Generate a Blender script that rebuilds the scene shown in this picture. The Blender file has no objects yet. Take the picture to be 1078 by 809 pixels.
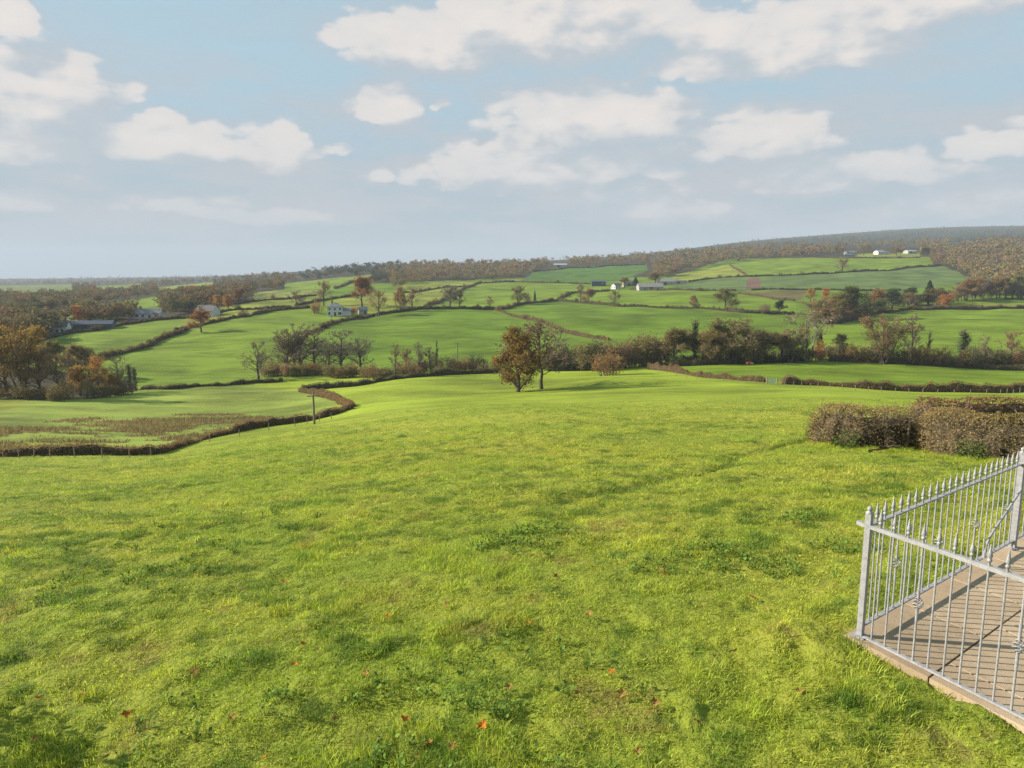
import bpy, math, random
import numpy as np
from math import radians as R, sin, cos, tan, pi

# ------------------------------------------------------------------ scene, camera, light
scene = bpy.context.scene
COL = scene.collection
PITCH = R(8.5)
CAMZ = 3.0                      # eye height above the patio
FPX, CX, CY = 728.0, 539.0, 404.5
SUN_EL, SUN_FRONT = R(25), R(9) # sun stands to the left of the view and a little ahead
SUN_STRENGTH, SKY_STRENGTH, EXPOSURE = 5.0, 0.072, 1.20

cd = bpy.data.cameras.new('camera'); cam = bpy.data.objects.new('camera', cd); COL.objects.link(cam)
cam.location = (0, 0, CAMZ); cam.rotation_euler = (pi/2 - PITCH, 0, 0)
cd.sensor_width = 36; cd.lens = 36*FPX/1078; cd.clip_start = 0.1; cd.clip_end = 40000
scene.camera = cam
scene.render.engine = 'CYCLES'
scene.view_settings.view_transform = 'Standard'
scene.view_settings.look = 'None'
scene.view_settings.exposure = EXPOSURE
scene.view_settings.gamma = 1
scene.view_settings.use_curve_mapping = False
scene.cycles.max_bounces = 6
scene.cycles.diffuse_bounces = 3
scene.cycles.transparent_max_bounces = 8
scene.cycles.volume_bounces = 0
scene.cycles.use_adaptive_sampling = True
scene.cycles.use_denoising = True
scene.cycles.denoising_prefilter = 'NONE'

sl = bpy.data.lights.new('sun', 'SUN'); so = bpy.data.objects.new('sun', sl); COL.objects.link(so)
sl.energy = SUN_STRENGTH; sl.angle = R(0.5); sl.color = (1.0, 0.90, 0.74)
from mathutils import Vector
to_sun = Vector((-cos(SUN_EL)*cos(SUN_FRONT), cos(SUN_EL)*sin(SUN_FRONT), sin(SUN_EL)))
so.rotation_euler = (-to_sun).to_track_quat('-Z', 'Y').to_euler()

class NT:
    """small node-tree writer"""
    def __init__(s, tree): s.t = tree; s.n = tree.nodes; s.l = tree.links
    def add(s, typ, **kw):
        nd = s.n.new(typ)
        ins = kw.pop('ins', {})
        for k, v in kw.items(): setattr(nd, k, v)
        for k, v in ins.items(): s.put(nd.inputs[k], v)
        return nd
    def put(s, sock, v):
        if isinstance(v, bpy.types.NodeSocket): s.l.new(v, sock)
        else: sock.default_value = v
    def math(s, op, a, b=None, c=None, clamp=False):
        nd = s.n.new('ShaderNodeMath'); nd.operation = op; nd.use_clamp = clamp
        for i, v in enumerate((a, b, c)):
            if v is not None: s.put(nd.inputs[i], v)
        return nd.outputs[0]
    def vmath(s, op, a, b=None, out=0):
        nd = s.n.new('ShaderNodeVectorMath'); nd.operation = op
        s.put(nd.inputs[0], a)
        if b is not None: s.put(nd.inputs[1], b)
        return nd.outputs[out]
    def comb(s, x, y, z=0.0):
        nd = s.n.new('ShaderNodeCombineXYZ')
        for i, v in enumerate((x, y, z)): s.put(nd.inputs[i], v)
        return nd.outputs[0]
    def mix(s, f, a, b, mode='MIX'):
        nd = s.n.new('ShaderNodeMix'); nd.data_type = 'RGBA'; nd.blend_type = mode
        s.put(nd.inputs[0], f); s.put(nd.inputs[6], a); s.put(nd.inputs[7], b)
        return nd.outputs[2]
    def smooth(s, x, a, b, lo=0.0, hi=1.0):
        nd = s.n.new('ShaderNodeMapRange'); nd.interpolation_type = 'SMOOTHSTEP'
        for i, v in enumerate((x, a, b, lo, hi)): s.put(nd.inputs[i], v)
        return nd.outputs[0]
    def noise(s, vec, scale, detail=4, rough=0.55, dist=0.0, out=0):
        nd = s.n.new('ShaderNodeTexNoise')
        s.put(nd.inputs['Vector'], vec); s.put(nd.inputs['Scale'], scale)
        nd.inputs['Detail'].default_value = detail; nd.inputs['Roughness'].default_value = rough
        nd.inputs['Distortion'].default_value = dist
        return nd.outputs[out]

def c4(c): return (c[0], c[1], c[2], 1.0)

# ------------------------------------------------------------------ sky with clouds
def build_world():
    w = bpy.data.worlds.new('World'); scene.world = w; w.use_nodes = True
    t = NT(w.node_tree)
    for nd in list(t.n): t.n.remove(nd)
    tc = t.add('ShaderNodeTexCoord')
    sky = t.add('ShaderNodeTexSky', sky_type='NISHITA', sun_disc=False)
    sky.sun_elevation = SUN_EL; sky.sun_rotation = -pi/2 + SUN_FRONT
    sky.air_density = 1.0; sky.dust_density = 1.2; sky.ozone_density = 2.0; sky.altitude = 100
    # the cloud field is laid out by compass bearing and elevation of the sky itself
    g = bpy.data.node_groups.new('cloud_field', 'ShaderNodeTree')
    g.interface.new_socket('P', in_out='INPUT', socket_type='NodeSocketVector')
    g.interface.new_socket('D', in_out='OUTPUT', socket_type='NodeSocketFloat'); g.interface.new_socket('C', in_out='OUTPUT', socket_type='NodeSocketFloat')
    q = NT(g); gi = q.add('NodeGroupInput'); go = q.add('NodeGroupOutput')
    P = gi.outputs['P']
    warp = q.noise(P, 16.0, 3, 0.6, out=1)
    wv = q.vmath('SUBTRACT', warp, (0.5, 0.5, 0.5))
    P2 = q.vmath('ADD', P, q.vmath('MULTIPLY', wv, (0.050, 0.030, 0.0)))
    sp = q.add('ShaderNodeSeparateXYZ'); q.put(sp.inputs[0], P2)
    cur = None
    for (x0, x1, y0, y1, k) in CLOUDS:
        ca, ce = pix_dir((x0+x1)/2, y1 - (y1-y0)*0.30)
        a0, _ = pix_dir(x0, y1); a1, _ = pix_dir(x1, y1)
        _, et = pix_dir((x0+x1)/2, y0); _, eb = pix_dir((x0+x1)/2, y1)
        ra = (a1-a0)/2*1.12; rt = (et-ce)*1.15; rb = (ce-eb)*1.25
        dx = q.math('MULTIPLY', q.math('SUBTRACT', sp.outputs[0], ca), 1/ra)
        dy0 = q.math('SUBTRACT', sp.outputs[1], ce)
        up = q.math('MULTIPLY', q.math('MAXIMUM', dy0, 0.0), 1/rt)
        dn = q.math('MULTIPLY', q.math('MINIMUM', dy0, 0.0), 1/rb)
        dy = q.math('ADD', up, dn)
        r2 = q.math('MULTIPLY_ADD', dx, dx, q.math('MULTIPLY', dy, dy))
        v = q.math('MULTIPLY', q.math('SUBTRACT', 1.0, r2), k*1.2)
        cur = v if cur is None else q.math('SMOOTH_MAX', cur, v, 0.12)
    cur = q.math('MAXIMUM', cur, -1.5)
    # cumulus everywhere else in the sky, so the light is that of the same sky
    st = q.vmath('MULTIPLY', P, (1.0, 2.2, 1.0))
    n1 = q.noise(st, 9.0, 6, 0.52)
    vo = q.add('ShaderNodeTexVoronoi', feature='SMOOTH_F1')
    q.put(vo.inputs['Vector'], q.vmath('ADD', st, q.vmath('MULTIPLY', wv, (0.03, 0.03, 0.0))))
    vo.inputs['Scale'].default_value = 24.0; vo.inputs['Detail'].default_value = 2.0
    vo.inputs['Roughness'].default_value = 0.45; vo.inputs['Smoothness'].default_value = 0.6
    billow = q.math('SUBTRACT', 0.56, vo.outputs['Distance'])
    d = q.math('MULTIPLY_ADD', q.math('SUBTRACT', n1, 0.5), 1.7, cur)
    d = q.math('MULTIPLY_ADD', billow, 0.9, d)
    q.put(go.inputs['D'], d); q.put(go.inputs['C'], q.math('MULTIPLY_ADD', q.math('SUBTRACT', n1, 0.5), 1.2, cur))

    dirv = t.vmath('NORMALIZE', tc.outputs['Generated'])
    s3 = t.add('ShaderNodeSeparateXYZ'); t.put(s3.inputs[0], dirv)
    az = t.math('ARCTAN2', s3.outputs[0], s3.outputs[1]); el = t.math('ARCSINE', s3.outputs[2])
    P = t.comb(az, el)
    def field(v):
        nd = t.n.new('ShaderNodeGroup'); nd.node_tree = g; t.put(nd.inputs[0], v); return nd.outputs
    D, Cs = field(P)
    Ds = field(t.vmath('ADD', P, (-0.026, 0.042, 0.0)))[0]
    cover = t.smooth(D, -0.24, 0.20)
    thick = t.smooth(D, 0.10, 1.3)
    lit = t.smooth(t.math('SUBTRACT', D, Ds), -0.60, 0.80)
    # higher up towards its own top a cloud is lit, its base is grey
    bright = t.mix(lit, c4(CL_DARK), c4(CL_LIT))
    # thin layer of grey stratus low over the horizon
    low = t.noise(t.vmath('MULTIPLY', P, (1.0, 5.0, 1.0)), 5.0, 5, 0.55)
    hz = t.smooth(el, 0.0, 0.29, 1.0, 0.0)
    base = t.mix(0.88, sky.outputs[0], c4(SKY_PALE))
    base = t.mix(t.math('MULTIPLY', hz, 0.92), base, c4(SKY_HAZE))
    lowc = t.math('MULTIPLY', t.smooth(low, 0.40, 0.62), t.smooth(el, 0.02, 0.09))
    lowc = t.math('MULTIPLY', lowc, t.smooth(el, 0.14, 0.34, 0.85, 0.15))
    base = t.mix(lowc, base, c4(STRATUS))
    fade = t.smooth(el, 0.02, 0.20, 0.25, 1.0)
    a = t.math('MULTIPLY', t.math('MULTIPLY', cover, fade), t.math('MULTIPLY_ADD', thick, 0.20, 0.78))
    base = t.mix(t.math('MULTIPLY', t.smooth(Cs, -0.9, 0.5), 0.42), base, c4(STRATUS))
    col = t.mix(a, base, bright)
    bg = t.add('ShaderNodeBackground'); t.put(bg.inputs[0], col); bg.inputs[1].default_value = SKY_STRENGTH
    out = t.add('ShaderNodeOutputWorld'); t.l.new(bg.outputs[0], out.inputs[0])
    w.cycles.sampling_method = 'MANUAL'; w.cycles.sample_map_resolution = 512

def pix_dir(u, v):
    """bearing and elevation of a picture point"""
    x = (u-CX)/FPX; y = (v-CY)/FPX
    d = np.array([x, cos(PITCH)-y*sin(PITCH), -sin(PITCH)-y*cos(PITCH)]); d /= np.linalg.norm(d)
    return math.atan2(d[0], d[1]), math.asin(d[2])

CLOUDS = [(-40, 40, -8, 36, 1.0), (-40, 120, 42, 138, 1.0), (-60, 98, 128, 174, .9), (98, 262, 122, 170, .95),
          (238, 338, 124, 178, .8), (-30, 58, 200, 221, .7), (365, 448, 84, 130, .95), (356, 560, 6, 74, 1.0),
          (440, 735, -40, 62, 1.0), (688, 950, 26, 80, 1.0), (700, 792, 8, 54, .9), (780, 1130, -40, 26, .9),
          (512, 732, 88, 152, .95), (432, 684, 146, 200, .7), (698, 872, 118, 170, .85), (990, 1110, 124, 168, .9),
          (756, 1014, 160, 200, .6), (130, 330, 208, 232, .45), (590, 780, 190, 232, .4), (920, 1090, 196, 228, .35), (330, 366, 150, 162, .4), (452, 478, 100, 114, .4), (868, 900, 140, 156, .45), (372, 420, 178, 190, .35), (60, 96, 186, 198, .35), (116, 150, 88, 108, .4), (676, 720, 176, 192, .4)]
SKY_PALE = (2.50, 3.58, 4.12); SKY_HAZE = (2.15, 2.54, 2.86); STRATUS = (3.12, 3.22, 3.42)
CL_LIT = (5.15, 4.75, 4.44); CL_DARK = (3.05, 3.35, 3.62)
build_world()

# ------------------------------------------------------------------ noise and terrain
def _h(ix, iy, seed):
    n = (ix*374761393 + iy*668265263 + seed*144665) & 0x7fffffff
    n = ((n ^ (n >> 13))*1274126177) & 0x7fffffff
    return ((n ^ (n >> 16)) & 0xffff)/65535.0
def vnoise(x, y, seed=0):
    ix = np.floor(x).astype(np.int64); iy = np.floor(y).astype(np.int64)
    fx = x-ix; fy = y-iy; fx = fx*fx*fx*(fx*(fx*6-15)+10); fy = fy*fy*fy*(fy*(fy*6-15)+10)
    a = _h(ix, iy, seed); b = _h(ix+1, iy, seed); c = _h(ix, iy+1, seed); d = _h(ix+1, iy+1, seed)
    return (a*(1-fx)+b*fx)*(1-fy)+(c*(1-fx)+d*fx)*fy - 0.5
def fbm(x, y, octv=4, seed=0, gain=0.5):
    r = 0*x; a = 1.0
    for k in range(octv):
        r = r + a*vnoise(x, y, seed+k*17); x = x*2.03+13.7; y = y*2.03-7.1; a *= gain
    return r

def slope_of(v):
    y = (v-CY)/FPX; return (-sin(PITCH)-y*cos(PITCH))/(cos(PITCH)-y*sin(PITCH))
def tan_of(u, v):
    x = (u-CX)/FPX; y = (v-CY)/FPX; return x/(cos(PITCH)-y*sin(PITCH))

# for bearings across the valley: how far off the ground is that one sees at each height of view
KNOTS = {
 -80: [(809,4.5),(672,6.8),(560,12.6),(520,23),(500,36),(487,55),(478,74),(445,112),(420,150),(405,180),(378,240),(350,330),(338,410),(325,560),(312,850),(304,1400),(299,2400),(294.5,4200),(295.3,5600)],
   0: [(809,4.5),(672,6.6),(560,12),(520,22),(500,35),(487,55),(478,74),(445,112),(420,150),(405,180),(378,240),(350,330),(338,410),(325,560),(312,850),(304,1400),(299,2400),(294,4200),(295.3,5600)],
 150: [(809,4.4),(672,6.4),(560,11.4),(520,20),(500,31),(487,51),(478,76),(445,115),(420,158),(405,185),(378,235),(350,325),(338,385),(327,480),(315,720),(304,1250),(297,2200),(292.5,4000),(294.5,5600)],
 300: [(809,4.3),(672,6.2),(560,10.8),(520,17),(480,33),(460,62),(446,104),(425,145),(405,182),(392,205),(375,250),(350,310),(335,375),(325,430),(315,520),(303,850),(293,1400),(288,2200),(291,5600)],
 400: [(809,4.3),(672,6.1),(560,10.4),(500,20),(470,34),(446,66),(425,108),(410,145),(397,185),(388,212),(365,270),(345,335),(333,390),(325,430),(312,560),(298,800),(285,1150),(279,1600),(285,5600)],
 540: [(809,4.2),(672,6.0),(560,10),(480,22),(440,50),(410,134),(394,188),(380,225),(362,275),(345,330),(327,420),(317,520),(298,800),(287,1050),(277,1500),(282,5600)],
 680: [(809,4.2),(672,5.95),(560,9.6),(480,21),(440,46),(418,95),(400,142),(388,185),(380,205),(357,285),(340,350),(323,440),(310,550),(300,720),(285,1000),(272,1450),(270,3600),(278,5600)],
 780: [(809,4.2),(672,5.9),(560,9.4),(480,20.5),(440,45),(415,95),(401,138),(385,185),(374,215),(350,300),(331,385),(308,540),(291,720),(280,880),(269,1150),(262,1500),(256,3600),(266,5600)],
 870: [(809,4.2),(672,5.9),(560,9.3),(470,21.5),(440,42),(415,92),(404,136),(383,188),(374,215),(345,310),(332,380),(305,560),(289,720),(272,950),(263,1200),(259,1500),(248,3600),(258,5600)],
 980: [(809,4.2),(672,5.85),(560,9.2),(475,20.5),(440,42),(420,90),(409,134),(384,188),(374,215),(345,300),(327,400),(308,520),(293,660),(274,880),(262,1150),(256,1500),(241,3600),(254,5600)],
1078: [(809,4.2),(672,5.8),(560,9.2),(480,19.5),(440,42),(420,92),(412,128),(391,182),(380,215),(345,300),(323,420),(306,540),(290,680),(270,880),(256,1150),(250,1500),(239.5,3600),(252,5600)],
1160: [(809,4.2),(672,5.8),(560,9.2),(480,19.5),(440,42),(420,92),(412,128),(391,182),(380,215),(345,300),(323,420),(303,540),(286,680),(266,880),(252,1150),(247,1500),(239,3600),(252,5600)],
}
def pchip(xk, yk, x):
    xk = np.asarray(xk, float); yk = np.asarray(yk, float)
    h = np.diff(xk); d = np.diff(yk)/h; m = np.zeros_like(yk)
    m[0] = d[0]; m[-1] = d[-1]
    for i in range(1, len(xk)-1):
        if d[i-1]*d[i] > 0:
            w1 = 2*h[i]+h[i-1]; w2 = h[i]+2*h[i-1]; m[i] = (w1+w2)/(w1/d[i-1]+w2/d[i])
    i = np.clip(np.searchsorted(xk, x)-1, 0, len(xk)-2); s = (x-xk[i])/h[i]
    s = np.clip(s, 0, 1)
    return (yk[i]*(1+2*s)*(1-s)**2 + h[i]*m[i]*s*(1-s)**2 + yk[i+1]*s*s*(3-2*s) + h[i]*m[i+1]*s*s*(s-1))
LY = np.linspace(math.log(2.0), math.log(9000), 700); YG = np.exp(LY)
_us = sorted(KNOTS); _ss = [tan_of(u, 400) for u in _us]
_tab = []
for u in _us:
    ys = [k[1] for k in KNOTS[u]]; zs = [k[1]*slope_of(k[0]) for k in KNOTS[u]]
    s0 = (zs[1]-zs[0])/(ys[1]-ys[0]); zs = [zs[0]-s0*(ys[0]-2.0)*0.6]+zs+[zs[-1]-12]; ys = [2.0]+ys+[9000.0]
    _tab.append(pchip(ys, zs, YG))
_tab = np.array(_tab)
SG = np.linspace(_ss[0], _ss[-1], 241)
ZT = np.array([pchip(_ss, _tab[:, j], SG) for j in range(len(YG))])      # [Y, s]
ker = np.exp(-0.5*(np.arange(-14, 15)/6.0)**2); ker /= ker.sum()
ZT = np.apply_along_axis(lambda r: np.convolve(np.pad(r, 14, 'edge'), ker, 'valid'), 1, ZT)
ker2 = np.exp(-0.5*(np.arange(-6, 7)/2.2)**2); ker2 /= ker2.sum()
ZT = np.apply_along_axis(lambda r: np.convolve(np.pad(r, 6, 'edge'), ker2, 'valid'), 0, ZT)

TRACK = None
def terr(x, y, detail=True):
    """ground height (world z) at x, y"""
    x = np.asarray(x, float); y = np.asarray(y, float)
    smax = SG[-1]; smin = SG[0]
    re = np.maximum(np.maximum(y, np.where(x > 0, x/smax, x/smin)), 2.0)
    s = np.clip(x/re, smin, smax)
    fj = np.clip((np.log(re)-LY[0])/(LY[1]-LY[0]), 0, len(LY)-1.001); fi = np.clip((s-SG[0])/(SG[1]-SG[0]), 0, len(SG)-1.001)
    j = fj.astype(int); i = fi.astype(int); a = fj-j; b = fi-i
    z = (ZT[j, i]*(1-b)+ZT[j, i+1]*b)*(1-a)+(ZT[j+1, i]*(1-b)+ZT[j+1, i+1]*b)*a
    z = z+CAMZ + np.where(y < 0, np.minimum(-y*0.04, 30), 0)
    if detail:
        r = np.sqrt(x*x+y*y)
        z = z + fbm(x/45, y/45, 3, 5)*np.clip((r-60)/250, 0, 1)*2.0 + fbm(x/9, y/9, 2, 9)*0.22*np.clip((r-6)/30, 0, 1)
        z = z + 0.9*np.exp(-((x-MOUND[0])/13)**2-((y-MOUND[1])/6)**2)
        nr = np.clip((90-r)/60, 0, 1)
        m = r < 95
        if np.any(m):
            zz = np.zeros_like(z); xm = x[m] if x.ndim else x; ym = y[m] if y.ndim else y
            b1 = fbm(xm/1.1, ym/1.1, 3, 21); b2 = fbm(xm/0.33, ym/0.33, 3, 33)
            add = 0.055*b1 + 0.07*np.maximum(b2, -0.2)
            if TRACK is not None:
                d = seg_dist(xm, ym, TRACK); add = add - 0.16*np.exp(-(d/0.28)**2)
            if x.ndim: zz[m] = add
            else: zz = add
            z = z + zz*nr
    return z
def seg_dist(x, y, pts):
    d = np.full(np.shape(x), 1e9)
    for (ax, ay), (bx, by) in zip(pts[:-1], pts[1:]):
        vx, vy = bx-ax, by-ay; t = np.clip(((x-ax)*vx+(y-ay)*vy)/(vx*vx+vy*vy), 0, 1)
        d = np.minimum(d, np.hypot(x-ax-t*vx, y-ay-t*vy))
    return d
MOUND = (0.0, -1e6)
_YR = np.exp(np.linspace(math.log(2.5), math.log(8000), 2600))
def pix(u, v):
    """the point of the ground seen at a picture point (first hit of the view ray)"""
    u = np.atleast_1d(np.asarray(u, float)); v = np.atleast_1d(np.asarray(v, float))
    out = np.zeros((len(u), 3))
    for k in range(0, len(u), 400):
        s = tan_of(u[k:k+400], v[k:k+400])[:, None]; sl_ = slope_of(v[k:k+400])[:, None]
        Y = _YR[None, :]; X = s*Y
        gz = terr(X.ravel(), np.broadcast_to(Y, X.shape).ravel(), False).reshape(X.shape)
        below = (gz-(CAMZ+sl_*Y)) >= 0
        hit = below.argmax(1); hit[~below.any(1)] = len(_YR)-1
        hit = np.maximum(hit, 1)
        r = np.arange(len(hit)); f1 = gz[r, hit]-(CAMZ+sl_[:, 0]*_YR[hit]); f0 = gz[r, hit-1]-(CAMZ+sl_[:, 0]*_YR[hit-1])
        t = np.clip(-f0/np.where(np.abs(f1-f0) < 1e-9, 1e-9, f1-f0), 0, 1)
        Yh = _YR[hit-1]+(_YR[hit]-_YR[hit-1])*t
        out[k:k+400, 0] = s[:, 0]*Yh; out[k:k+400, 1] = Yh
    out[:, 2] = terr(out[:, 0], out[:, 1])
    return out
def pt(u, v): return pix(u, v)[0]
MOUND = tuple(pt(655, 402)[:2])
TRACK = [tuple(p[:2]) for p in pix([590, 645, 697, 756, 781, 815, 852], [527, 518, 508, 494, 479, 472, 464])]

# ------------------------------------------------------------------ mesh helpers
class MB:
    """gathers polygons (arrays) and links them as ONE mesh object"""
    def __init__(s): s.V = []; s.F = []; s.M = []; s.A = []; s.n = 0
    def add(s, V, F, mat=0, att=0.5):
        V = np.asarray(V, float).reshape(-1, 3); F = np.asarray(F, int)
        s.V.append(V); s.F.append(F+s.n); s.n += len(V)
        s.M.append(np.full(len(F), mat, np.int32))
        att = np.asarray(att, float)
        s.A.append(np.full(len(F), float(att)) if att.ndim == 0 else att)
        return s
    def mesh(s, name, mats, smooth=False):
        me = bpy.data.meshes.new(name)
        V = np.concatenate(s.V); me.vertices.add(len(V)); me.vertices.foreach_set('co', V.ravel())
        sizes = np.concatenate([np.full(len(f), f.shape[1], np.int32) for f in s.F])
        loops = np.concatenate([f.ravel() for f in s.F]).astype(np.int32)
        me.loops.add(len(loops)); me.loops.foreach_set('vertex_index', loops)
        me.polygons.add(len(sizes)); st = np.concatenate([[0], np.cumsum(sizes)[:-1]]).astype(np.int32)
        me.polygons.foreach_set('loop_start', st); me.polygons.foreach_set('loop_total', sizes)
        me.polygons.foreach_set('material_index', np.concatenate(s.M))
        me.polygons.foreach_set('use_smooth', np.full(len(sizes), smooth))
        at = me.attributes.new('rnd', 'FLOAT', 'FACE'); at.data.foreach_set('value', np.concatenate(s.A).astype(np.float32))
        for m in mats: me.materials.append(m)
        me.update(calc_edges=True); me.validate()
        return me
    def build(s, name, mats, parent=None, smooth=False, loc=None):
        return link(name, s.mesh(name, mats if isinstance(mats, (list, tuple)) else [mats], smooth), parent, loc)
def link(name, data, parent=None, loc=None):
    o = bpy.data.objects.new(name, data); COL.objects.link(o)
    if parent is not None: o.parent = parent
    if loc is not None: o.location = loc
    return o
def tag(o, label, cat, group=None, kind=None):
    if label: o['label'] = label
    if cat: o['category'] = cat
    if group: o['group'] = group
    if kind: o['kind'] = kind
    return o
def thing(name, label, cat, loc, rz=0, group=None, scale=None):
    o = link(name, None); o.location = loc; o.rotation_euler = (0, 0, rz)
    if scale is not None: o.scale = scale
    return tag(o, label, cat, group)

def tubes(P, Rr, k=4):
    """batch of tubes: P (B,m,3), Rr (B,m)"""
    B, m, _ = P.shape
    T = np.gradient(P, axis=1); T /= np.linalg.norm(T, axis=2, keepdims=True)+1e-9
    ref = np.where(np.abs(T[..., 2:3]) > .9, np.array([1., 0, 0]), np.array([0, 0, 1.]))
    U = np.cross(T, ref); U /= np.linalg.norm(U, axis=2, keepdims=True)+1e-9; W = np.cross(T, U)
    a = np.arange(k)*2*pi/k
    V = P[:, :, None, :]+Rr[:, :, None, None]*(np.cos(a)[None, None, :, None]*U[:, :, None, :]+np.sin(a)[None, None, :, None]*W[:, :, None, :])
    base = (np.arange(B)*m*k)[:, None, None]+(np.arange(m-1)*k)[None, :, None]
    i = np.arange(k); j = (i+1) % k
    F = np.stack([base+i, base+j, base+k+j, base+k+i], -1).reshape(-1, 4)
    return V.reshape(-1, 3), F
def leaf_quads(C, size, rng, flat=0.0, aspect=0.6):
    n = len(C); N = rng.normal(size=(n, 3)); N[:, 2] = np.abs(N[:, 2])+flat
    N /= np.linalg.norm(N, axis=1, keepdims=True); A = rng.normal(size=(n, 3))
    A -= (A*N).sum(1, keepdims=True)*N; A /= np.linalg.norm(A, axis=1, keepdims=True); Bv = np.cross(N, A)
    s = (np.asarray(size)*np.ones(n)*rng.uniform(.65, 1.3, n))[:, None]*0.5
    V = np.stack([C-A*s, C+Bv*s*aspect, C+A*s, C-Bv*s*aspect], 1)     # a diamond, pointed like a leaf
    return V.reshape(-1, 3), np.arange(4*n).reshape(n, 4)
def box(mb, c, d, mat=0, rz=0, att=.5, taper=1.0):
    x, y, z = d[0]/2, d[1]/2, d[2]/2
    V = np.array([(-x,-y,-z),(x,-y,-z),(x,y,-z),(-x,y,-z),(-x*taper,-y*taper,z),(x*taper,-y*taper,z),(x*taper,y*taper,z),(-x*taper,y*taper,z)], float)
    if rz:
        cc, ss = cos(rz), sin(rz); V = np.stack([V[:,0]*cc-V[:,1]*ss, V[:,0]*ss+V[:,1]*cc, V[:,2]], 1)
    mb.add(V+np.asarray(c, float), [(0,3,2,1),(4,5,6,7),(0,1,5,4),(1,2,6,5),(2,3,7,6),(3,0,4,7)], mat, att)
    return mb
def lathe(mb, c, prof, k=10, mat=0, rot=0.0):
    prof = np.array(prof, float); m = len(prof); a = np.arange(k)*2*pi/k+rot
    V = np.stack([prof[:, None, 0]*np.cos(a), prof[:, None, 0]*np.sin(a), np.repeat(prof[:, 1:2], k, 1)], -1).reshape(-1, 3)+np.asarray(c, float)
    i = np.arange(k); j = (i+1) % k
    F = np.concatenate([np.stack([r*k+i, r*k+j, (r+1)*k+j, (r+1)*k+i], 1) for r in range(m-1)])
    mb.add(V, F, mat); return mb
def bar(mb, a, b, r, k=6, mat=0):
    P = np.array([a, b], float)[None]; V, F = tubes(P, np.full((1, 2), r), k); mb.add(V, F, mat)
    mb.add(V, [list(range(k))[::-1], list(range(k, 2*k))], mat); return mb
def path_tube(mb, pts, r, k=6, mat=0):
    P = np.array(pts, float)[None]; rr = np.full((1, P.shape[1]), r) if np.ndim(r) == 0 else np.array(r)[None]
    V, F = tubes(P, rr, k); mb.add(V, F, mat); return mb

# ------------------------------------------------------------------ materials
def new_mat(name):
    m = bpy.data.materials.new(name); m.use_nodes = True; t = NT(m.node_tree)
    for nd in list(t.n): t.n.remove(nd)
    out = t.add('ShaderNodeOutputMaterial'); return m, t, out
def principled(t, out, col, rough=.8, spec=.3, bump=None, metal=0.0):
    p = t.add('ShaderNodeBsdfPrincipled'); t.put(p.inputs['Base Color'], col); t.put(p.inputs['Roughness'], rough)
    p.inputs['Specular IOR Level'].default_value = spec; p.inputs['Metallic'].default_value = metal
    if bump is not None:
        b = t.add('ShaderNodeBump'); t.put(b.inputs['Height'], bump[0]); b.inputs['Strength'].default_value = bump[1]; b.inputs['Distance'].default_value = bump[2]
        t.l.new(b.outputs[0], p.inputs['Normal'])
    t.l.new(p.outputs[0], out.inputs[0]); return p
def mat_flat(name, col, rough=.7, var=.25, scale=6.0, spec=.3, metal=0.0):
    m, t, out = new_mat(name); tc = t.add('ShaderNodeTexCoord')
    n = t.noise(tc.outputs['Object'], scale, 6, .65)
    f = t.smooth(n, .3, .7, 1-var, 1+var)
    col_ = t.vmath('SCALE', c4(col)[:3]); 
    nd = col_.node; t.put(nd.inputs['Scale'], f)
    principled(t, out, col_, rough, spec, (n, .25, .02), metal); return m
def mat_leaf(name, trans=.3, use_attr_color=False):
    m, t, out = new_mat(name)
    oi = t.add('ShaderNodeObjectInfo'); at = t.add('ShaderNodeAttribute', attribute_name='rnd')
    if use_attr_color:
        ca = t.add('ShaderNodeAttribute', attribute_name='col'); base = ca.outputs['Color']
    else: base = oi.outputs['Color']
    tc = t.add('ShaderNodeTexCoord'); pn = t.noise(tc.outputs['Object'], .32, 3, .6)
    base = t.mix(t.math('MULTIPLY', t.smooth(pn, .47, .60), .42), base, c4((.085, .085, .026)))
    hs = t.add('ShaderNodeHueSaturation'); t.put(hs.inputs['Color'], base)
    t.put(hs.inputs['Hue'], t.math('MULTIPLY_ADD', t.math('FRACT', t.math('MULTIPLY', at.outputs['Fac'], 7.31)), .055, .4725))
    t.put(hs.inputs['Value'], t.math('MULTIPLY_ADD', at.outputs['Fac'], 1.2, .95))
    d = t.add('ShaderNodeBsdfDiffuse'); t.put(d.inputs[0], hs.outputs[0])
    tr = t.add('ShaderNodeBsdfTranslucent'); t.put(tr.inputs[0], hs.outputs[0])
    mx = t.add('ShaderNodeMixShader'); mx.inputs[0].default_value = trans
    t.l.new(d.outputs[0], mx.inputs[1]); t.l.new(tr.outputs[0], mx.inputs[2]); t.l.new(mx.outputs[0], out.inputs[0]); return m
def mat_bark(name, a, b):
    m, t, out = new_mat(name); tc = t.add('ShaderNodeTexCoord')
    n = t.noise(t.vmath('MULTIPLY', tc.outputs['Object'], (1, 1, .3)), 6.0, 5, .65)
    at = t.add('ShaderNodeAttribute', attribute_name='rnd')
    col = t.mix(t.math('MULTIPLY_ADD', at.outputs['Fac'], .4, t.math('SUBTRACT', n, .2), clamp=True), c4(a), c4(b))
    principled(t, out, col, .9, .15, (n, .5, .05)); return m

LEAF = mat_leaf('leaf', .42); LEAFS = mat_leaf('leaf_mass', .25, True)
BARK = mat_bark('bark', (.045, .036, .028), (.15, .125, .095))
BARKP = mat_bark('pale_bark', (.13, .12, .10), (.30, .28, .24))
TWIG = mat_bark('twig', (.115, .088, .064), (.30, .24, .18))

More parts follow.
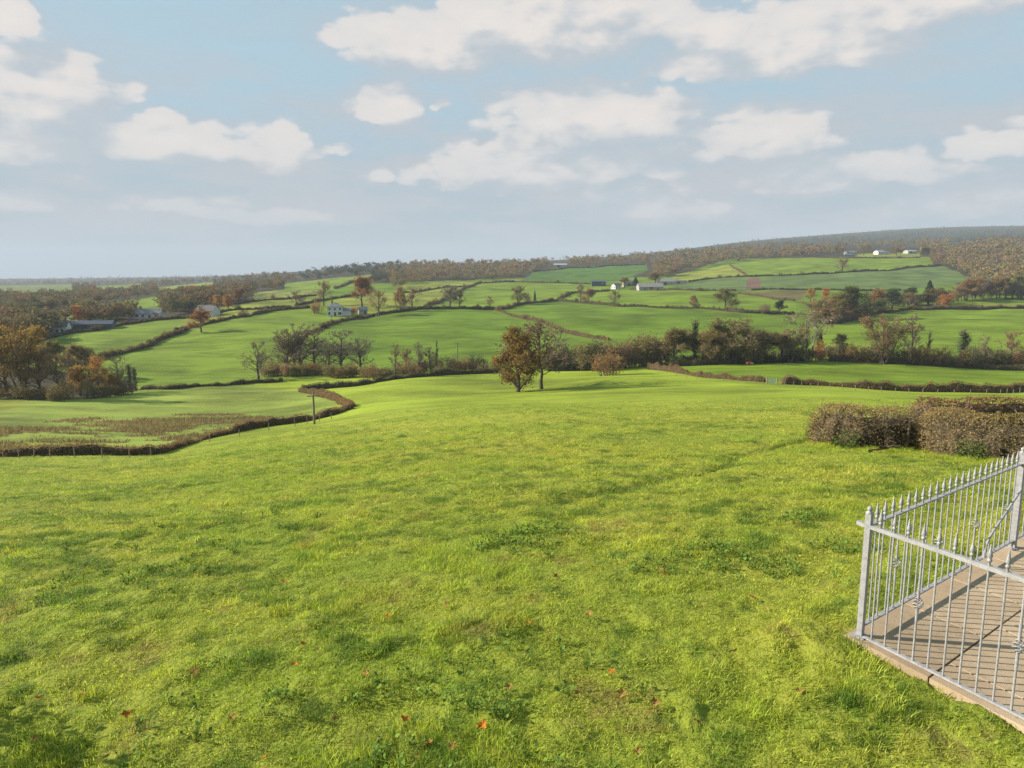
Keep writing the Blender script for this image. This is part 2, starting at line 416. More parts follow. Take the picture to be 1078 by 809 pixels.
GR_A, GR_B, GR_C = (.245, .312, .036), (.352, .362, .054), (.095, .175, .022)   # fresh, yellowish, deep green
def grass_tone(t, pos):
    n1 = t.noise(pos, .55, 4, .6); n2 = t.noise(pos, 2.6, 4, .65); n3 = t.noise(pos, .07, 3, .5)
    c = t.mix(t.smooth(t.math('MULTIPLY_ADD', n3, .6, t.math('MULTIPLY', n1, .5)), .38, .70), c4(GR_A), c4(GR_B))
    c = t.mix(t.math('MULTIPLY', t.smooth(n2, .54, .70), .7), c, c4(GR_C))
    n4 = t.noise(pos, 1.1, 5, .7)
    c = t.mix(t.math('MULTIPLY', t.smooth(n4, .55, .68), .6), c, c4((.235, .185, .060)))
    return c
def mat_ground():
    m, t, out = new_mat('pasture'); geo = t.add('ShaderNodeNewGeometry'); pos = geo.outputs['Position']
    at = t.add('ShaderNodeAttribute', attribute_name='field')
    gt = grass_tone(t, pos)
    dist_ = t.vmath('LENGTH', pos, out=1); far = t.smooth(dist_, 40.0, 110.0)
    # grass tone darkened towards the viewer: painted shade in the gaps between blades
    gap_shade = t.vmath('SCALE', gt); t.put(gap_shade.node.inputs['Scale'], t.smooth(dist_, 12.0, 60.0, .62, .78))
    # away from the meadow underfoot every field has its own sward
    n1 = t.noise(pos, .035, 5, .6); n2 = t.noise(t.vmath('MULTIPLY', pos, (.25, 1, 1)), .22, 4, .65); n3 = t.noise(pos, 1.5, 4, .7)
    k = t.math('MULTIPLY_ADD', n1, .70, t.math('MULTIPLY_ADD', n2, .5, t.math('MULTIPLY', n3, .35)))
    k = t.smooth(k, .55, .95, .55, 1.40)
    fc = t.vmath('SCALE', at.outputs['Color']); t.put(fc.node.inputs['Scale'], k)
    fc = t.mix(t.math('MULTIPLY', t.smooth(n2, .55, .75), .22), fc, t.vmath('MULTIPLY', fc, (1.35, 1.05, .9)))
    near = t.math('SUBTRACT', 1.0, far)
    near = t.math('MULTIPLY', near, at.outputs['Alpha'])
    col = t.mix(near, fc, gap_shade)
    h = t.math('MULTIPLY_ADD', n3, 1.0, t.noise(pos, 7.0, 4, .7))
    principled(t, out, col, .95, .1, (h, .55, .12)); return m
PASTURE = mat_ground()
def mat_blade():
    m, t, out = new_mat('grass_blade'); geo = t.add('ShaderNodeNewGeometry')
    at = t.add('ShaderNodeAttribute', attribute_name='rnd')
    c = grass_tone(t, geo.outputs['Position'])
    f = t.math('FRACT', t.math('MULTIPLY', at.outputs['Fac'], 9.7))
    oi = t.add('ShaderNodeObjectInfo'); dk = t.add('ShaderNodeAttribute', attribute_name='dk', attribute_type='INSTANCER')
    c = t.mix(t.math('MULTIPLY', dk.outputs['Fac'], .80), c, c4((.070, .135, .020)))
    c2 = t.vmath('SCALE', c); t.put(c2.node.inputs['Scale'], t.math('MULTIPLY', t.math('MULTIPLY_ADD', f, 1.0, .74), t.math('MULTIPLY_ADD', oi.outputs['Random'], .5, .78)))
    straw = t.smooth(at.outputs['Fac'], .90, .915)
    c3 = t.mix(t.math('MULTIPLY', straw, .85), c2, c4((.30, .245, .085)))
    d = t.add('ShaderNodeBsdfPrincipled'); t.put(d.inputs['Base Color'], c3); d.inputs['Roughness'].default_value = .55; d.inputs['Specular IOR Level'].default_value = .25
    tr = t.add('ShaderNodeBsdfTranslucent'); t.put(tr.inputs[0], t.vmath('MULTIPLY', c3, (1.25, 1.25, .8)))
    mx = t.add('ShaderNodeMixShader'); mx.inputs[0].default_value = .45
    t.l.new(d.outputs[0], mx.inputs[1]); t.l.new(tr.outputs[0], mx.inputs[2]); t.l.new(mx.outputs[0], out.inputs[0]); return m
BLADE = mat_blade()

# ------------------------------------------------------------------ ground
FIELDS = []     # (picture outline, colour)
G_MAIN = (.178, .228, .022); G_FAR = (.115, .168, .014); G_MID = (.092, .148, .012); G_DEEP = (.056, .112, .014); G_LITE = (.158, .180, .026)
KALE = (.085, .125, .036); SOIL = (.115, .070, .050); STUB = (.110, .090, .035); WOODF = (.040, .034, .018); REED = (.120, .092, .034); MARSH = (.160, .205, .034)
def field(col, *pts): FIELDS.append((col, np.array(pts, float)))
# woodland floor behind everything far, then the fields on top
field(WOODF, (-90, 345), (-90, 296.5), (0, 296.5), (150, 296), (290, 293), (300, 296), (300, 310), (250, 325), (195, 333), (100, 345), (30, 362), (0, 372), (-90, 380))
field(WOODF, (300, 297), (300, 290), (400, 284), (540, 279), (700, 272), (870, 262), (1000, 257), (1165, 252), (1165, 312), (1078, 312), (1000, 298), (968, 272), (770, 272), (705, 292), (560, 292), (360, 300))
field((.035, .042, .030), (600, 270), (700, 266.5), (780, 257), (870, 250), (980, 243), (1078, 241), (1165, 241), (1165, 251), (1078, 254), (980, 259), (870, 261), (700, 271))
field((.105, .13, .03), (-10, 301), (76, 300), (80, 314), (0, 317))
field(G_FAR, (22, 337), (76, 323), (84, 338), (30, 352))
field(G_FAR, (94, 322), (168, 312), (172, 328), (100, 336))
field(G_LITE, (165, 303), (225, 297), (228, 307), (168, 313))
field(G_FAR, (100, 302), (150, 299), (150, 308), (100, 312))
field(G_LITE, (50, 355), (80, 349), (170, 334), (196, 332), (196, 334), (120, 345), (51, 358))
field(G_FAR, (31, 362), (51, 357), (120, 345), (196, 334), (183, 349), (199, 348), (167, 358), (143, 367), (110, 377), (75, 389), (45, 395), (20, 395))
field(G_LITE, (196, 334), (245, 327), (302, 326), (327, 325), (294, 328), (262, 334), (227, 341), (183, 349))
field(G_LITE, (180, 335), (245, 322), (302, 316), (340, 312), (340, 320), (302, 326), (245, 327))
field((.15, .17, .035), (262, 318), (268, 308), (330, 303), (340, 312), (302, 316))
field(G_FAR, (300, 308), (300, 298), (392, 289), (385, 300), (340, 305))
field(G_FAR, (75, 389), (110, 377), (143, 367), (167, 358), (199, 348), (227, 341), (262, 334), (294, 328), (327, 325), (396, 332), (368, 336), (337, 346), (325, 372), (300, 400), (237, 404), (147, 407), (110, 405))
field(G_MID, (337, 346), (368, 336), (395, 332), (446, 326), (523, 326), (564, 338), (587, 345), (642, 357), (640, 386), (523, 394), (400, 396), (330, 390))
field(G_MID, (540, 322), (587, 316), (648, 322), (700, 324), (782, 330), (840, 331), (838, 352), (760, 365), (642, 357), (607, 351), (580, 343), (544, 333), (523, 326))
field(G_FAR, (446, 326), (474, 311), (507, 298), (581, 298), (640, 300), (640, 306), (601, 310), (587, 315), (566, 318), (543, 321), (523, 326))
field(G_LITE, (410, 325), (425, 309), (430, 305), (493, 296), (507, 298), (474, 311), (446, 326))
field(G_LITE, (340, 320), (364, 313), (420, 306), (430, 309), (425, 324), (396, 332))
field(G_LITE, (420, 302), (470, 297), (550, 293), (545, 297), (493, 302), (440, 308))
field(G_DEEP, (548, 296), (566, 284), (680, 278), (682, 285), (650, 296), (622, 299), (581, 298))
field(G_FAR, (587, 315), (601, 310), (642, 304), (660, 304), (776, 307), (814, 314), (838, 316), (838, 330), (782, 330), (700, 324), (648, 322))
field(STUB, (776, 308), (802, 307), (850, 307), (842, 316), (814, 314))
field(KALE, (720, 298), (761, 292), (787, 291), (785, 306), (700, 306))
field(KALE, (799, 291), (843, 289), (890, 288), (940, 284), (993, 279), (1026, 296), (950, 306), (802, 306))
field(SOIL, (787, 292), (799, 292), (802, 305), (785, 305.5))
field(G_LITE, (705, 297), (712, 289), (768, 279), (778, 286), (788, 291), (761, 292), (724, 297))
field(G_FAR, (768, 280), (794, 274), (870, 271), (980, 271), (982, 280), (940, 284), (890, 288), (788, 291), (778, 286))
field(G_LITE, (900, 270), (905, 267), (968, 266), (968, 271))
field(G_LITE, (925, 328), (960, 322), (1165, 316), (1165, 322), (1001, 325), (960, 327))
field(G_FAR, (865, 342), (903, 334), (927, 329), (960, 327), (1165, 322), (1165, 380), (865, 378))
field(G_FAR, (690, 389), (700, 386), (840, 381), (900, 383), (1165, 392), (1165, 405), (1052, 412), (980, 410), (919, 408), (863, 404), (810, 400.5), (741, 396.5))
# the rough wet field below the bank, with patches of brown rush
K_ = [(-90, 480), (0, 479), (148, 478), (208, 463), (308, 445), (365, 428), (330, 413), (315, 412), (266, 404), (180, 410), (147, 409), (30, 418), (-90, 425)]
field(MARSH, *K_)
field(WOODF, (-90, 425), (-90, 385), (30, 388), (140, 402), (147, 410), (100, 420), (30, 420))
field(G_LITE, (-60, 416), (0, 417), (18, 421), (40, 427), (0, 434), (-60, 436))
field(REED, (-20, 474), (-20, 452), (40, 446), (100, 441), (170, 438), (235, 437), (290, 440), (262, 452), (205, 463), (165, 473), (90, 476))

def pip(x, y, poly):
    ins = np.zeros(x.shape, bool); n = len(poly)
    for i in range(n):
        x1, y1 = poly[i]; x2, y2 = poly[(i+1) % n]
        c = ((y1 > y) != (y2 > y)) & (x < (x2-x1)*(y-y1)/((y2-y1) if abs(y2-y1) > 1e-9 else 1e-9)+x1); ins ^= c
    return ins
def reedy(x, y): return fbm(x/11, y/4.5, 4, 91, .6)+.09
def densify(p, n=10):
    return np.concatenate([np.linspace(p[i], p[(i+1) % len(p)], n, endpoint=False) for i in range(len(p))])
def ground_z(x, y):
    """the lie of the ground, with a level bed under the paved corner"""
    z = terr(x, y); d = np.stack([x, y], 1)-np.array(PC); qa = d @ np.array(PAi); qb = d @ np.array(PBi)
    inside = (qa > -.07) & (qb > -.07) & (qa < 9) & (qb < 6); z[inside] = -.16
    e = (qa > -1.3) & (qb > -1.3) & (qa < 9) & (qb < 6) & ~inside; w = np.clip(1.35-np.maximum(np.maximum(-qa, -qb), 0)/.95, 0, 1); w = w*w*(3-2*w)
    z[e] = z[e]*(1-w[e])+(-.035+fbm(x[e]/.3, y[e]/.3, 3, 4)*.07)*w[e]
    return z
def build_ground():
    a_f = np.linspace(-R(44), R(44), 860)
    a_c1 = np.linspace(R(44), 2*pi-R(44), 120)[1:-1]
    az = np.concatenate([a_f, a_c1]); nA = len(az)
    rr = np.concatenate([np.exp(np.linspace(math.log(.6), math.log(3.2), 14, endpoint=False)), np.exp(np.linspace(math.log(3.2), math.log(7600), 900))])
    nR = len(rr)
    X = rr[:, None]*np.sin(az)[None]; Y = rr[:, None]*np.cos(az)[None]
    x = X.ravel(); y = Y.ravel(); z = terr(x, y)
    #
    z = ground_z(x, y)
    V = np.stack([x, y, z], 1)
    idx = np.arange(nR*nA).reshape(nR, nA); nx = np.roll(idx, -1, 1)
    F = np.stack([idx[:-1], idx[1:], nx[1:], nx[:-1]], -1).reshape(-1, 4)[:, ::-1]
    cen = len(V); V = np.vstack([V, [[0, 0, float(terr(np.array([0.]), np.array([0.]))[0])]]])
    tri = np.stack([idx[0], np.full(nA, cen), nx[0]], 1)[:, ::-1]
    mb = MB(); mb.add(V, F); mb.F.append(tri); mb.M.append(np.zeros(nA, np.int32)); mb.A.append(np.zeros(nA))
    me = mb.mesh('ground', [PASTURE], True)
    col = np.zeros((len(V), 4)); col[:, :3] = G_MAIN; col[:, 3] = 1
    far_ = V[:, 1] > 215; col[far_, :3] = G_MID
    rr_ = np.hypot(V[:, 0], V[:, 1]); col[rr_ > 1250, :3] = (.045, .048, .030)
    jx = V[:, 0]+fbm(V[:, 0]/6, V[:, 1]/6, 3, 71)*3.0; jy = V[:, 1]+fbm(V[:, 0]/6, V[:, 1]/6, 3, 77)*3.0
    for c, p in FIELDS:
        d = densify(p); W = pix(d[:, 0], d[:, 1])[:, :2]
        m = (V[:, 0] > W[:, 0].min()-5) & (V[:, 0] < W[:, 0].max()+5) & (V[:, 1] > W[:, 1].min()-5) & (V[:, 1] < W[:, 1].max()+5)
        ii = np.nonzero(m)[0]
        if not len(ii): continue
        s = (c in (REED,))
        k = pip(jx[ii] if s else V[ii, 0], jy[ii] if s else V[ii, 1], W)
        if s:
            k &= (reedy(V[ii, 0], V[ii, 1]) > .0)
        col[ii[k], :3] = c; col[ii[k], 3] = 0
    at = me.attributes.new('field', 'FLOAT_COLOR', 'POINT'); at.data.foreach_set('color', col.astype(np.float32).ravel())
    o = link('ground', me); tag(o, 'rolling green pasture falling to a valley of hedged fields', None, kind='structure')
    return o

# patio corner and the directions of its two railings
PC = (2.97, 5.52)
_a = np.array([2.71, 1.97]); _a /= np.linalg.norm(_a); _b = np.array([.57, -1.13]); _b /= np.linalg.norm(_b)
DA, DB = _a, _b
_Mi = np.linalg.inv(np.stack([DA, DB], 1)); PAi, PBi = _Mi[0], _Mi[1]
ground = build_ground()

# ------------------------------------------------------------------ trees
def grow(P, Rr, n, t0, t1, ang, L, up, jit, rng, m=4, taper=.25, rk=.55, droop=0.0, dec=.45):
    """n children on each of the parent paths P (B,m,3)"""
    B, mp, _ = P.shape; idx = np.repeat(np.arange(B), n); N = len(idx)
    t = rng.uniform(t0, t1, N); t = np.where(rng.random(N) < .12, 1.0, t)
    f = t*(mp-1); i = np.clip(f.astype(int), 0, mp-2); a = (f-i)[:, None]
    p = P[idx, i]*(1-a)+P[idx, i+1]*a; tg = P[idx, i+1]-P[idx, i]; tg /= np.linalg.norm(tg, axis=1, keepdims=True)+1e-9
    r0 = (Rr[idx, i]*(1-a[:, 0])+Rr[idx, i+1]*a[:, 0])
    q = rng.normal(size=(N, 3)); q -= (q*tg).sum(1, keepdims=True)*tg; q /= np.linalg.norm(q, axis=1, keepdims=True)
    an = rng.normal(ang, .22, N)[:, None]; d = tg*np.cos(an)+q*np.sin(an); d[:, 2] += up; d /= np.linalg.norm(d, axis=1, keepdims=True)
    Ln = L*np.ones(B); Ln = Ln[idx]*rng.uniform(.65, 1.15, N)*(1-dec*t)
    pts = [p]
    for k in range(m-1):
        d = d+rng.normal(0, jit, (N, 3)); d[:, 2] += up*.35-droop*k; d /= np.linalg.norm(d, axis=1, keepdims=True)
        p = p+d*(Ln/(m-1))[:, None]; pts.append(p)
    P2 = np.stack(pts, 1); R2 = (r0*rk)[:, None]*np.linspace(1, taper, m)[None]
    return P2, R2, Ln
def trunk_path(H, r, rng, lean=.04, m=7):
    z = np.linspace(0, H, m); x = np.cumsum(rng.normal(0, lean*H/m*1.6, m)); y = np.cumsum(rng.normal(0, lean*H/m*1.6, m)); x -= x[0]; y -= y[0]
    P = np.stack([x, y, z], 1)[None]; Rr = (r*np.linspace(1, .35, m)); Rr[0] *= 1.35
    return P, Rr[None]

def norm_size(mt, mc, H, nw):
    V = np.concatenate(mt.V+mc.V); kz = H/np.percentile(V[:, 2], 99.7); cx, cy = np.percentile(V[:, 0], 50), np.percentile(V[:, 1], 50)
    kx = nw/2/np.percentile(np.hypot(V[:, 0], V[:, 1]), 96)
    for m in (mt, mc): m.V = [v*np.array([kx, kx, kz]) for v in m.V]
def make_tree(seed, leaves, H=10.0, spread=1.0, trunk=.25, nl=20, bark=None, leaf=.26, cl=.5, ivy=0, twigs=True, up=.14, multi=1, fork=.20, nw=8.2):
    """trunk mesh and crown mesh of a broadleaf tree ten metres high"""
    rng = np.random.default_rng(seed); bark = bark or BARK
    mt, mc = MB(), MB()
    for k in range(multi):
        TH = H*rng.uniform(.66, .78); P0, R0 = trunk_path(TH, trunk*(1 if multi == 1 else .55), rng, .05)
        if multi > 1:
            a = 2*pi*k/multi+rng.uniform(-.4, .4); off = np.linspace(0, 1, P0.shape[1])**1.2*H*.20*spread
            P0[0, :, 0] += np.cos(a)*off+np.cos(a)*.25; P0[0, :, 1] += np.sin(a)*off+np.sin(a)*.25
        P0[:, :, 2] -= .15
        V, F = tubes(P0, R0, 7); mt.add(V, F, 0, .4)
        n1 = nl if multi == 1 else max(4, nl//2)
        P1, R1, L1 = grow(P0, R0, n1, fork, .97, .95, H*.50*spread, up, .11, rng, 6, .22, .5, dec=.58)
        V, F = tubes(P1, R1, 5); mt.add(V, F, 0, .5)
        P2, R2, L2 = grow(P1, R1, 7, .22, 1, .75, L1*.52, .10, .16, rng, 5, .25, .6)
        V, F = tubes(P2, np.maximum(R2, .025), 4); mc.add(V, F, 1, .5)
        P3, R3, L3 = grow(P2, R2, 5, .15, 1, .7, L2*.50, .06, .2, rng, 4, .3, .6)
        V, F = tubes(P3, np.maximum(R3, .018), 3); mc.add(V, F, 1, .6)
        if twigs:
            P4, R4, L4 = grow(P3, R3, 4, .1, 1, .65, L3*.55, .06, .22, rng, 3, .4, .7)
            V, F = tubes(P4, np.maximum(R4, .015), 3); mc.add(V, F, 1, .8)
            ends = P4[:, -1]
        else: ends = P3[:, -1]
        if leaves > 0:
            n = leaves//multi; c = ends[rng.integers(0, len(ends), n)]+rng.normal(0, cl*.55, (n, 3))
            V, F = leaf_quads(c, leaf, rng, .5); att = np.clip(rng.normal(.5, .2, n), 0, 1)
            mc.add(V, F, 0, att)
    if ivy:
        n = ivy; t = rng.uniform(0, .85, n); f = t*6; i = f.astype(int); a = (f-i)[:, None]
        c = P0[0, i]*(1-a)+P0[0, np.minimum(i+1, 6)]*a; r = .55*(1-t*.6)
        c = c+rng.normal(size=(n, 3))*np.stack([r*.6, r*.6, .2+0*r], 1)
        if len(P1):
            k2 = rng.integers(0, len(P1), n//2); j2 = rng.integers(0, 3, n//2); c[:n//2] = P1[k2, j2]+rng.normal(0, .28, (n//2, 3))
        V, F = leaf_quads(c, .26, rng, .3); mc.add(V, F, 2, np.clip(rng.normal(.5, .2, n), 0, 1))
    norm_size(mt, mc, H, nw)
    return mt.mesh('trunk', [bark]), mc.mesh('crown', [LEAF, TWIG, IVY])
IVY, t_, out_ = new_mat('ivy'); principled(t_, out_, c4((.045, .075, .018)), .6, .3)

def make_shrub(seed, H=3.0, W=4.0, leaves=1500, leaf=.22, stems=26):
    rng = np.random.default_rng(seed); mt, mc = MB(), MB()
    a = rng.uniform(0, 2*pi, stems); rad = W*.28*np.sqrt(rng.random(stems))
    b = np.stack([np.cos(a)*rad, np.sin(a)*rad, np.full(stems, -.1)], 1)
    tip = b*np.array([1.7, 1.7, 0])+np.stack([rng.normal(0, .3, stems), rng.normal(0, .3, stems), H*(1-.55*(rad/(W*.32))**2)*rng.uniform(.75, 1.05, stems)], 1)
    t = np.linspace(0, 1, 5)[None, :, None]
    P = b[:, None]*(1-t)+tip[:, None]*t+rng.normal(0, .06, (stems, 5, 3))*t
    Rr = np.full((stems, 1), .035)*np.linspace(1, .3, 5)[None]
    V, F = tubes(P, Rr, 4); mt.add(V, F, 0, .5)
    P2, R2, L2 = grow(P, Rr, 7, .15, 1, .7, H*.34, .08, .2, rng, 4, .4, .7)
    V, F = tubes(P2, np.maximum(R2, .01), 3); mc.add(V, F, 1, .7)
    P3, R3, L3 = grow(P2, R2, 4, .1, 1, .7, L2*.6, .05, .22, rng, 3, .4, .7)
    V, F = tubes(P3, np.maximum(R3, .008), 3); mc.add(V, F, 1, .8)
    e = P3.reshape(-1, 3); c = e[rng.integers(0, len(e), leaves)]+rng.normal(0, .2, (leaves, 3)); c[:, 2] = np.maximum(c[:, 2], .05)
    V, F = leaf_quads(c, leaf, rng, .4); mc.add(V, F, 0, np.clip(rng.normal(.5, .2, leaves), 0, 1))
    return mt.mesh('stems', [BARK]), mc.mesh('foliage', [LEAF, TWIG])
def make_conifer(seed, H=10.0, W=3.0, narrow=False):
    rng = np.random.default_rng(seed); mt, mc = MB(), MB()
    P0, R0 = trunk_path(H*.97, .2, rng, .01); V, F = tubes(P0, R0, 6); mt.add(V, F)
    n = 2600; z = H*(.08+.92*rng.random(n)**.8); r = W*.5*(1-z/H)**.8*np.sqrt(rng.random(n))*(.75+.5*rng.random(n)); a = rng.uniform(0, 2*pi, n)
    c = np.stack([np.cos(a)*r, np.sin(a)*r, z-.25*r], 1); V, F = leaf_quads(c, .32, rng, .1); mc.add(V, F, 0, np.clip(rng.normal(.5, .2, n), 0, 1))
    return mt.mesh('trunk', [BARK]), mc.mesh('crown', [LEAF, TWIG])

PROTO = {
 'leafy': [make_tree(s, 6500, spread=1.0, leaf=.30, cl=.6, fork=.15) for s in (1, 2, 3)],
 'oak': [make_tree(5, 9500, spread=1.0, leaf=.30, cl=.6, fork=.07, nl=26, up=.04)],
 'ash': [make_tree(15, 750, spread=1.0, leaf=.24, cl=.5, fork=.25, nl=24, up=.14, trunk=.13)],
 'half': [make_tree(s, 2000, spread=1.0, leaf=.24, cl=.5) for s in (11, 12, 13)],
 'bare': [make_tree(s, 150, spread=1.0, nl=26, fork=.14) for s in (21, 22, 23)] ,
 'tall': [make_tree(s, 650, spread=.62, nl=20, leaf=.22, trunk=.18, up=.3, nw=4.6) for s in (31, 32)],
 'multi': [make_tree(s, 5200, spread=.85, multi=4, leaf=.25, cl=.55, nl=18, fork=.12) for s in (41, 42)],
 'ivy': [make_tree(s, 0, spread=.6, ivy=1800, nl=12, up=.3, trunk=.2, nw=4.6) for s in (51, 52)],
 'shrub': [make_shrub(s) for s in (61, 62, 63, 64)],
 'conifer': [make_conifer(71), make_conifer(72, W=2.2)],
 'pale': [make_tree(81, 500, spread=.95, bark=BARKP, multi=3, nl=14)],
}
C_RUST = (.205, .100, .038); C_ORANGE = (.27, .145, .042); C_BROWN = (.185, .118, .055); C_OLIVE = (.150, .130, .045); C_GREEN = (.075, .095, .022); C_DARK = (.035, .052, .020)
C_GOLD = (.29, .185, .045); C_TAN = (.21, .145, .065); C_PINK = (.20, .13, .085); C_GREY = (.14, .115, .085)
RNG = np.random.default_rng(7)
def jitter(c, a=.15): return tuple(float(np.clip(v*RNG.uniform(1-a, 1+a), 0, 1)) for v in c)+(1.0,)
SPREAD_H = {'shrub': 3.0}
def tree_at(kind, u, v, top, col, label, name='tree', cat='tree', group=None, width=None, var=None, loc=None, jit=.12):
    """a plant on the ground seen at (u, v), as high as the picture shows it (top row) and `width` pixels wide"""
    p = pt(u, v) if loc is None else loc
    Y = max(p[1], 1.0); Hm = max(.6, (v-top)/FPX*Y*1.0)
    pr = PROTO[kind]; tm, cm = pr[RNG.integers(0, len(pr)) if var is None else var % len(pr)]
    nat = 3.0 if kind == 'shrub' else 10.0
    nw = {'shrub': 4.2, 'conifer': 2.8, 'tall': 4.6, 'ivy': 4.6}.get(kind, 8.2)
    sz = Hm/nat; sw = sz if width is None else (width/FPX*Y)/nw
    o = thing(name, label, cat, (p[0], p[1], p[2]-.08*sz), RNG.uniform(0, 6.28), group, (sw, sw, sz))
    link('stems' if kind == 'shrub' else 'trunk', tm, o)
    c = link('foliage' if kind == 'shrub' else 'crown', cm, o); c.color = jitter(col, jit)
    return o

# ------------------------------------------------------------------ single trees, nearest first
T = tree_at
T('oak', 545, 412, 343, (.150, .098, .036), 'dense russet and dark green oak in the open pasture, beside a bare trunked tree', 'oak_tree', 'tree', width=54, var=0)
T('ash', 570, 409, 334, (.155, .105, .055), 'nearly bare tall tree in the open pasture, close against a russet oak', 'ash_tree', 'tree', width=82, var=0)
T('shrub', 641, 396, 371, (.23, .135, .05), 'orange brown thorn bush leaning over the grassy mound in the pasture', 'thorn_bush', 'bush', width=36)
T('bare', 272, 400, 359, C_BROWN, 'small leafless tree standing alone at the end of the valley hedge', 'bare_tree', 'tree', width=36, var=0)
G1 = 'bare trees of the valley clump'
T('bare', 303, 392, 346, C_BROWN, 'outermost bare tree of the dense leafless clump in the valley hedge', 'bare_tree', 'tree', G1, 44, 1)
T('bare', 318, 391, 341, C_BROWN, 'tallest dark leafless tree in the middle of the valley clump', 'bare_tree', 'tree', G1, 50, 2)
T('bare', 331, 391, 346, C_BROWN, 'leafless tree closing the dense clump, next to a gap in the valley hedge', 'bare_tree', 'tree', G1, 42, 0)
T('bare', 359, 393, 347, C_GREY, 'broad leafless tree with spreading limbs just past the gap in the valley clump', 'bare_tree', 'tree', G1, 50, 0)
T('bare', 380, 391, 354, C_GREY, 'lower bare tree leaning beside the broad leafless one in the valley hedge', 'bare_tree', 'tree', G1, 38, 1)
T('bare', 311, 391, 350, C_BROWN, 'shorter dense leafless tree filling the heart of the valley clump', 'bare_tree', 'tree', G1, 36, 2)
T('bare', 347, 392, 356, C_GREY, 'low leafless tree bridging the gap in the valley clump', 'bare_tree', 'tree', G1, 30, 1)
T('tall', 416, 398, 360, C_TAN, 'thin pale birch rising alone from the valley hedge', 'birch_tree', 'tree', None, 13, 0)
T('half', 428, 393, 366, C_BROWN, 'small brown tree next to the thin pale birch', 'small_tree', 'tree', None, 18, 0)
T('tall', 441, 394, 359, C_GREY, 'slim grey tree first of the row of three above the low brown scrub', 'slim_tree', 'tree', 'slim trees in the valley hedge', 15, 1)
T('tall', 453, 394, 364, C_GREY, 'middle and lowest of the three slim trees above the brown scrub', 'slim_tree', 'tree', 'slim trees in the valley hedge', 14, 0)
T('ivy', 460, 393, 357, C_DARK, 'ivy covered thin tree at the end of the row of slim trees', 'ivy_tree', 'tree', None, 8, 0)
# the wooded stream bank behind the pasture
T('leafy', 709, 384, 345, C_OLIVE, 'round olive green tree on the stream bank beside a narrow ivy clad tree', 'field_tree', 'tree', None, 40, 1)
T('ivy', 731, 384, 336, C_DARK, 'narrow ivy clad tree with bare tips on the stream bank', 'ivy_tree', 'tree', None, 14, 1)
T('multi', 772, 384, 336, (.17, .115, .05), 'broad tan brown tree of many stems, the widest on the stream bank', 'willow_tree', 'tree', None, 64, 0)
T('multi', 748, 385, 350, C_OLIVE, 'yellowish brown tree squeezed between the narrow ivy clad tree and the widest tree', 'field_tree', 'tree', None, 34, 2)
T('multi', 799, 384, 347, C_OLIVE, 'olive tree with arching boughs close behind the widest stream bank tree', 'field_tree', 'tree', None, 38, 1)
T('pale', 848, 382, 328, (.24, .19, .12), 'pale grey stemmed willow, the tallest tree on the stream bank', 'willow_tree', 'tree', None, 58, 0)
T('multi', 832, 384, 346, C_TAN, 'tan half bare tree under the tall pale willow', 'field_tree', 'tree', None, 34, 1)
T('conifer', 862, 380, 352, C_DARK, 'small dark evergreen beside the tall pale willow', 'evergreen_tree', 'tree', None, 14, 0)
T('leafy', 884, 372, 352, (.075, .07, .028), 'small dark round tree on the stream bank above golden scrub', 'small_tree', 'tree', None, 20, 2)
T('multi', 930, 385, 334, (.20, .13, .062), 'large round brown tree standing out in front of the bright field', 'round_tree', 'tree', None, 50, 1)
T('tall', 959, 384, 331, C_GREY, 'tall bare poplar beside the large round brown tree', 'bare_tree', 'tree', None, 20, 0)
T('ivy', 976, 384, 349, C_DARK, 'slim ivy clad tree beside the tall bare poplar', 'ivy_tree', 'tree', None, 12, 0)
T('ivy', 1012, 384, 349, C_DARK, 'ivy clad tree forking like a trident above the orange scrub', 'ivy_tree', 'tree', None, 24, 1)
T('tall', 1035, 389, 352, C_GREY, 'thin bare tree between the trident shaped ivy tree and the field corner', 'bare_tree', 'tree', None, 16, 1)
T('half', 1063, 389, 349, C_TAN, 'grey brown bare topped tree near the end of the orange scrub', 'bare_tree', 'tree', None, 28, 2)
T('half', 1092, 391, 346, C_BROWN, 'brown tree at the field corner, the last of the stream bank', 'field_tree', 'tree', None, 30, 0)
# trees across the valley
T('leafy', 212, 350, 327, C_RUST, 'lone rust coloured tree with a long shadow in the big sloping field', 'field_tree', 'tree', None, 25, 0)
T('leafy', 381, 324, 293, (.17, .085, .032), 'big brown tree behind the white hip roofed house', 'field_tree', 'tree', None, 28, 1)
T('half', 341, 322, 296, (.20, .115, .05), 'tall tan tree next to the roof of the white hip roofed house', 'field_tree', 'tree', None, 18, 0)
T('shrub', 334, 330, 318, C_RUST, 'rust coloured round bush in front of the white hip roofed house', 'garden_bush', 'bush', None, 13)
T('shrub', 373, 331, 322, (.36, .17, .09), 'peach coloured small bush between the white house and its shed', 'garden_bush', 'bush', None, 9)
T('half', 399, 333, 304, C_TAN, 'first tan tree of the hedgerow running on from the white house', 'hedgerow_tree', 'tree', None, 21, 1)
T('leafy', 421, 329, 302, C_TAN, 'tall yellow brown tree second in the hedgerow after the white house', 'hedgerow_tree', 'tree', None, 14, 2)
T('half', 434, 327, 304, C_BROWN, 'brown half bare tree third in the hedgerow after the white house', 'hedgerow_tree', 'tree', None, 20, 2)
T('half', 474, 326, 302, C_GREY, 'wide leaning grey tree where two hedges meet', 'hedgerow_tree', 'tree', None, 26, 0)
T('half', 484, 326, 308, C_BROWN, 'lower brown tree leaning against the wide grey one where two hedges meet', 'hedgerow_tree', 'tree', None, 16, 1)
T('half', 516, 324, 311, C_BROWN, 'little bare lollipop shaped tree alone on the middle hedge', 'small_tree', 'tree', None, 9, 2)
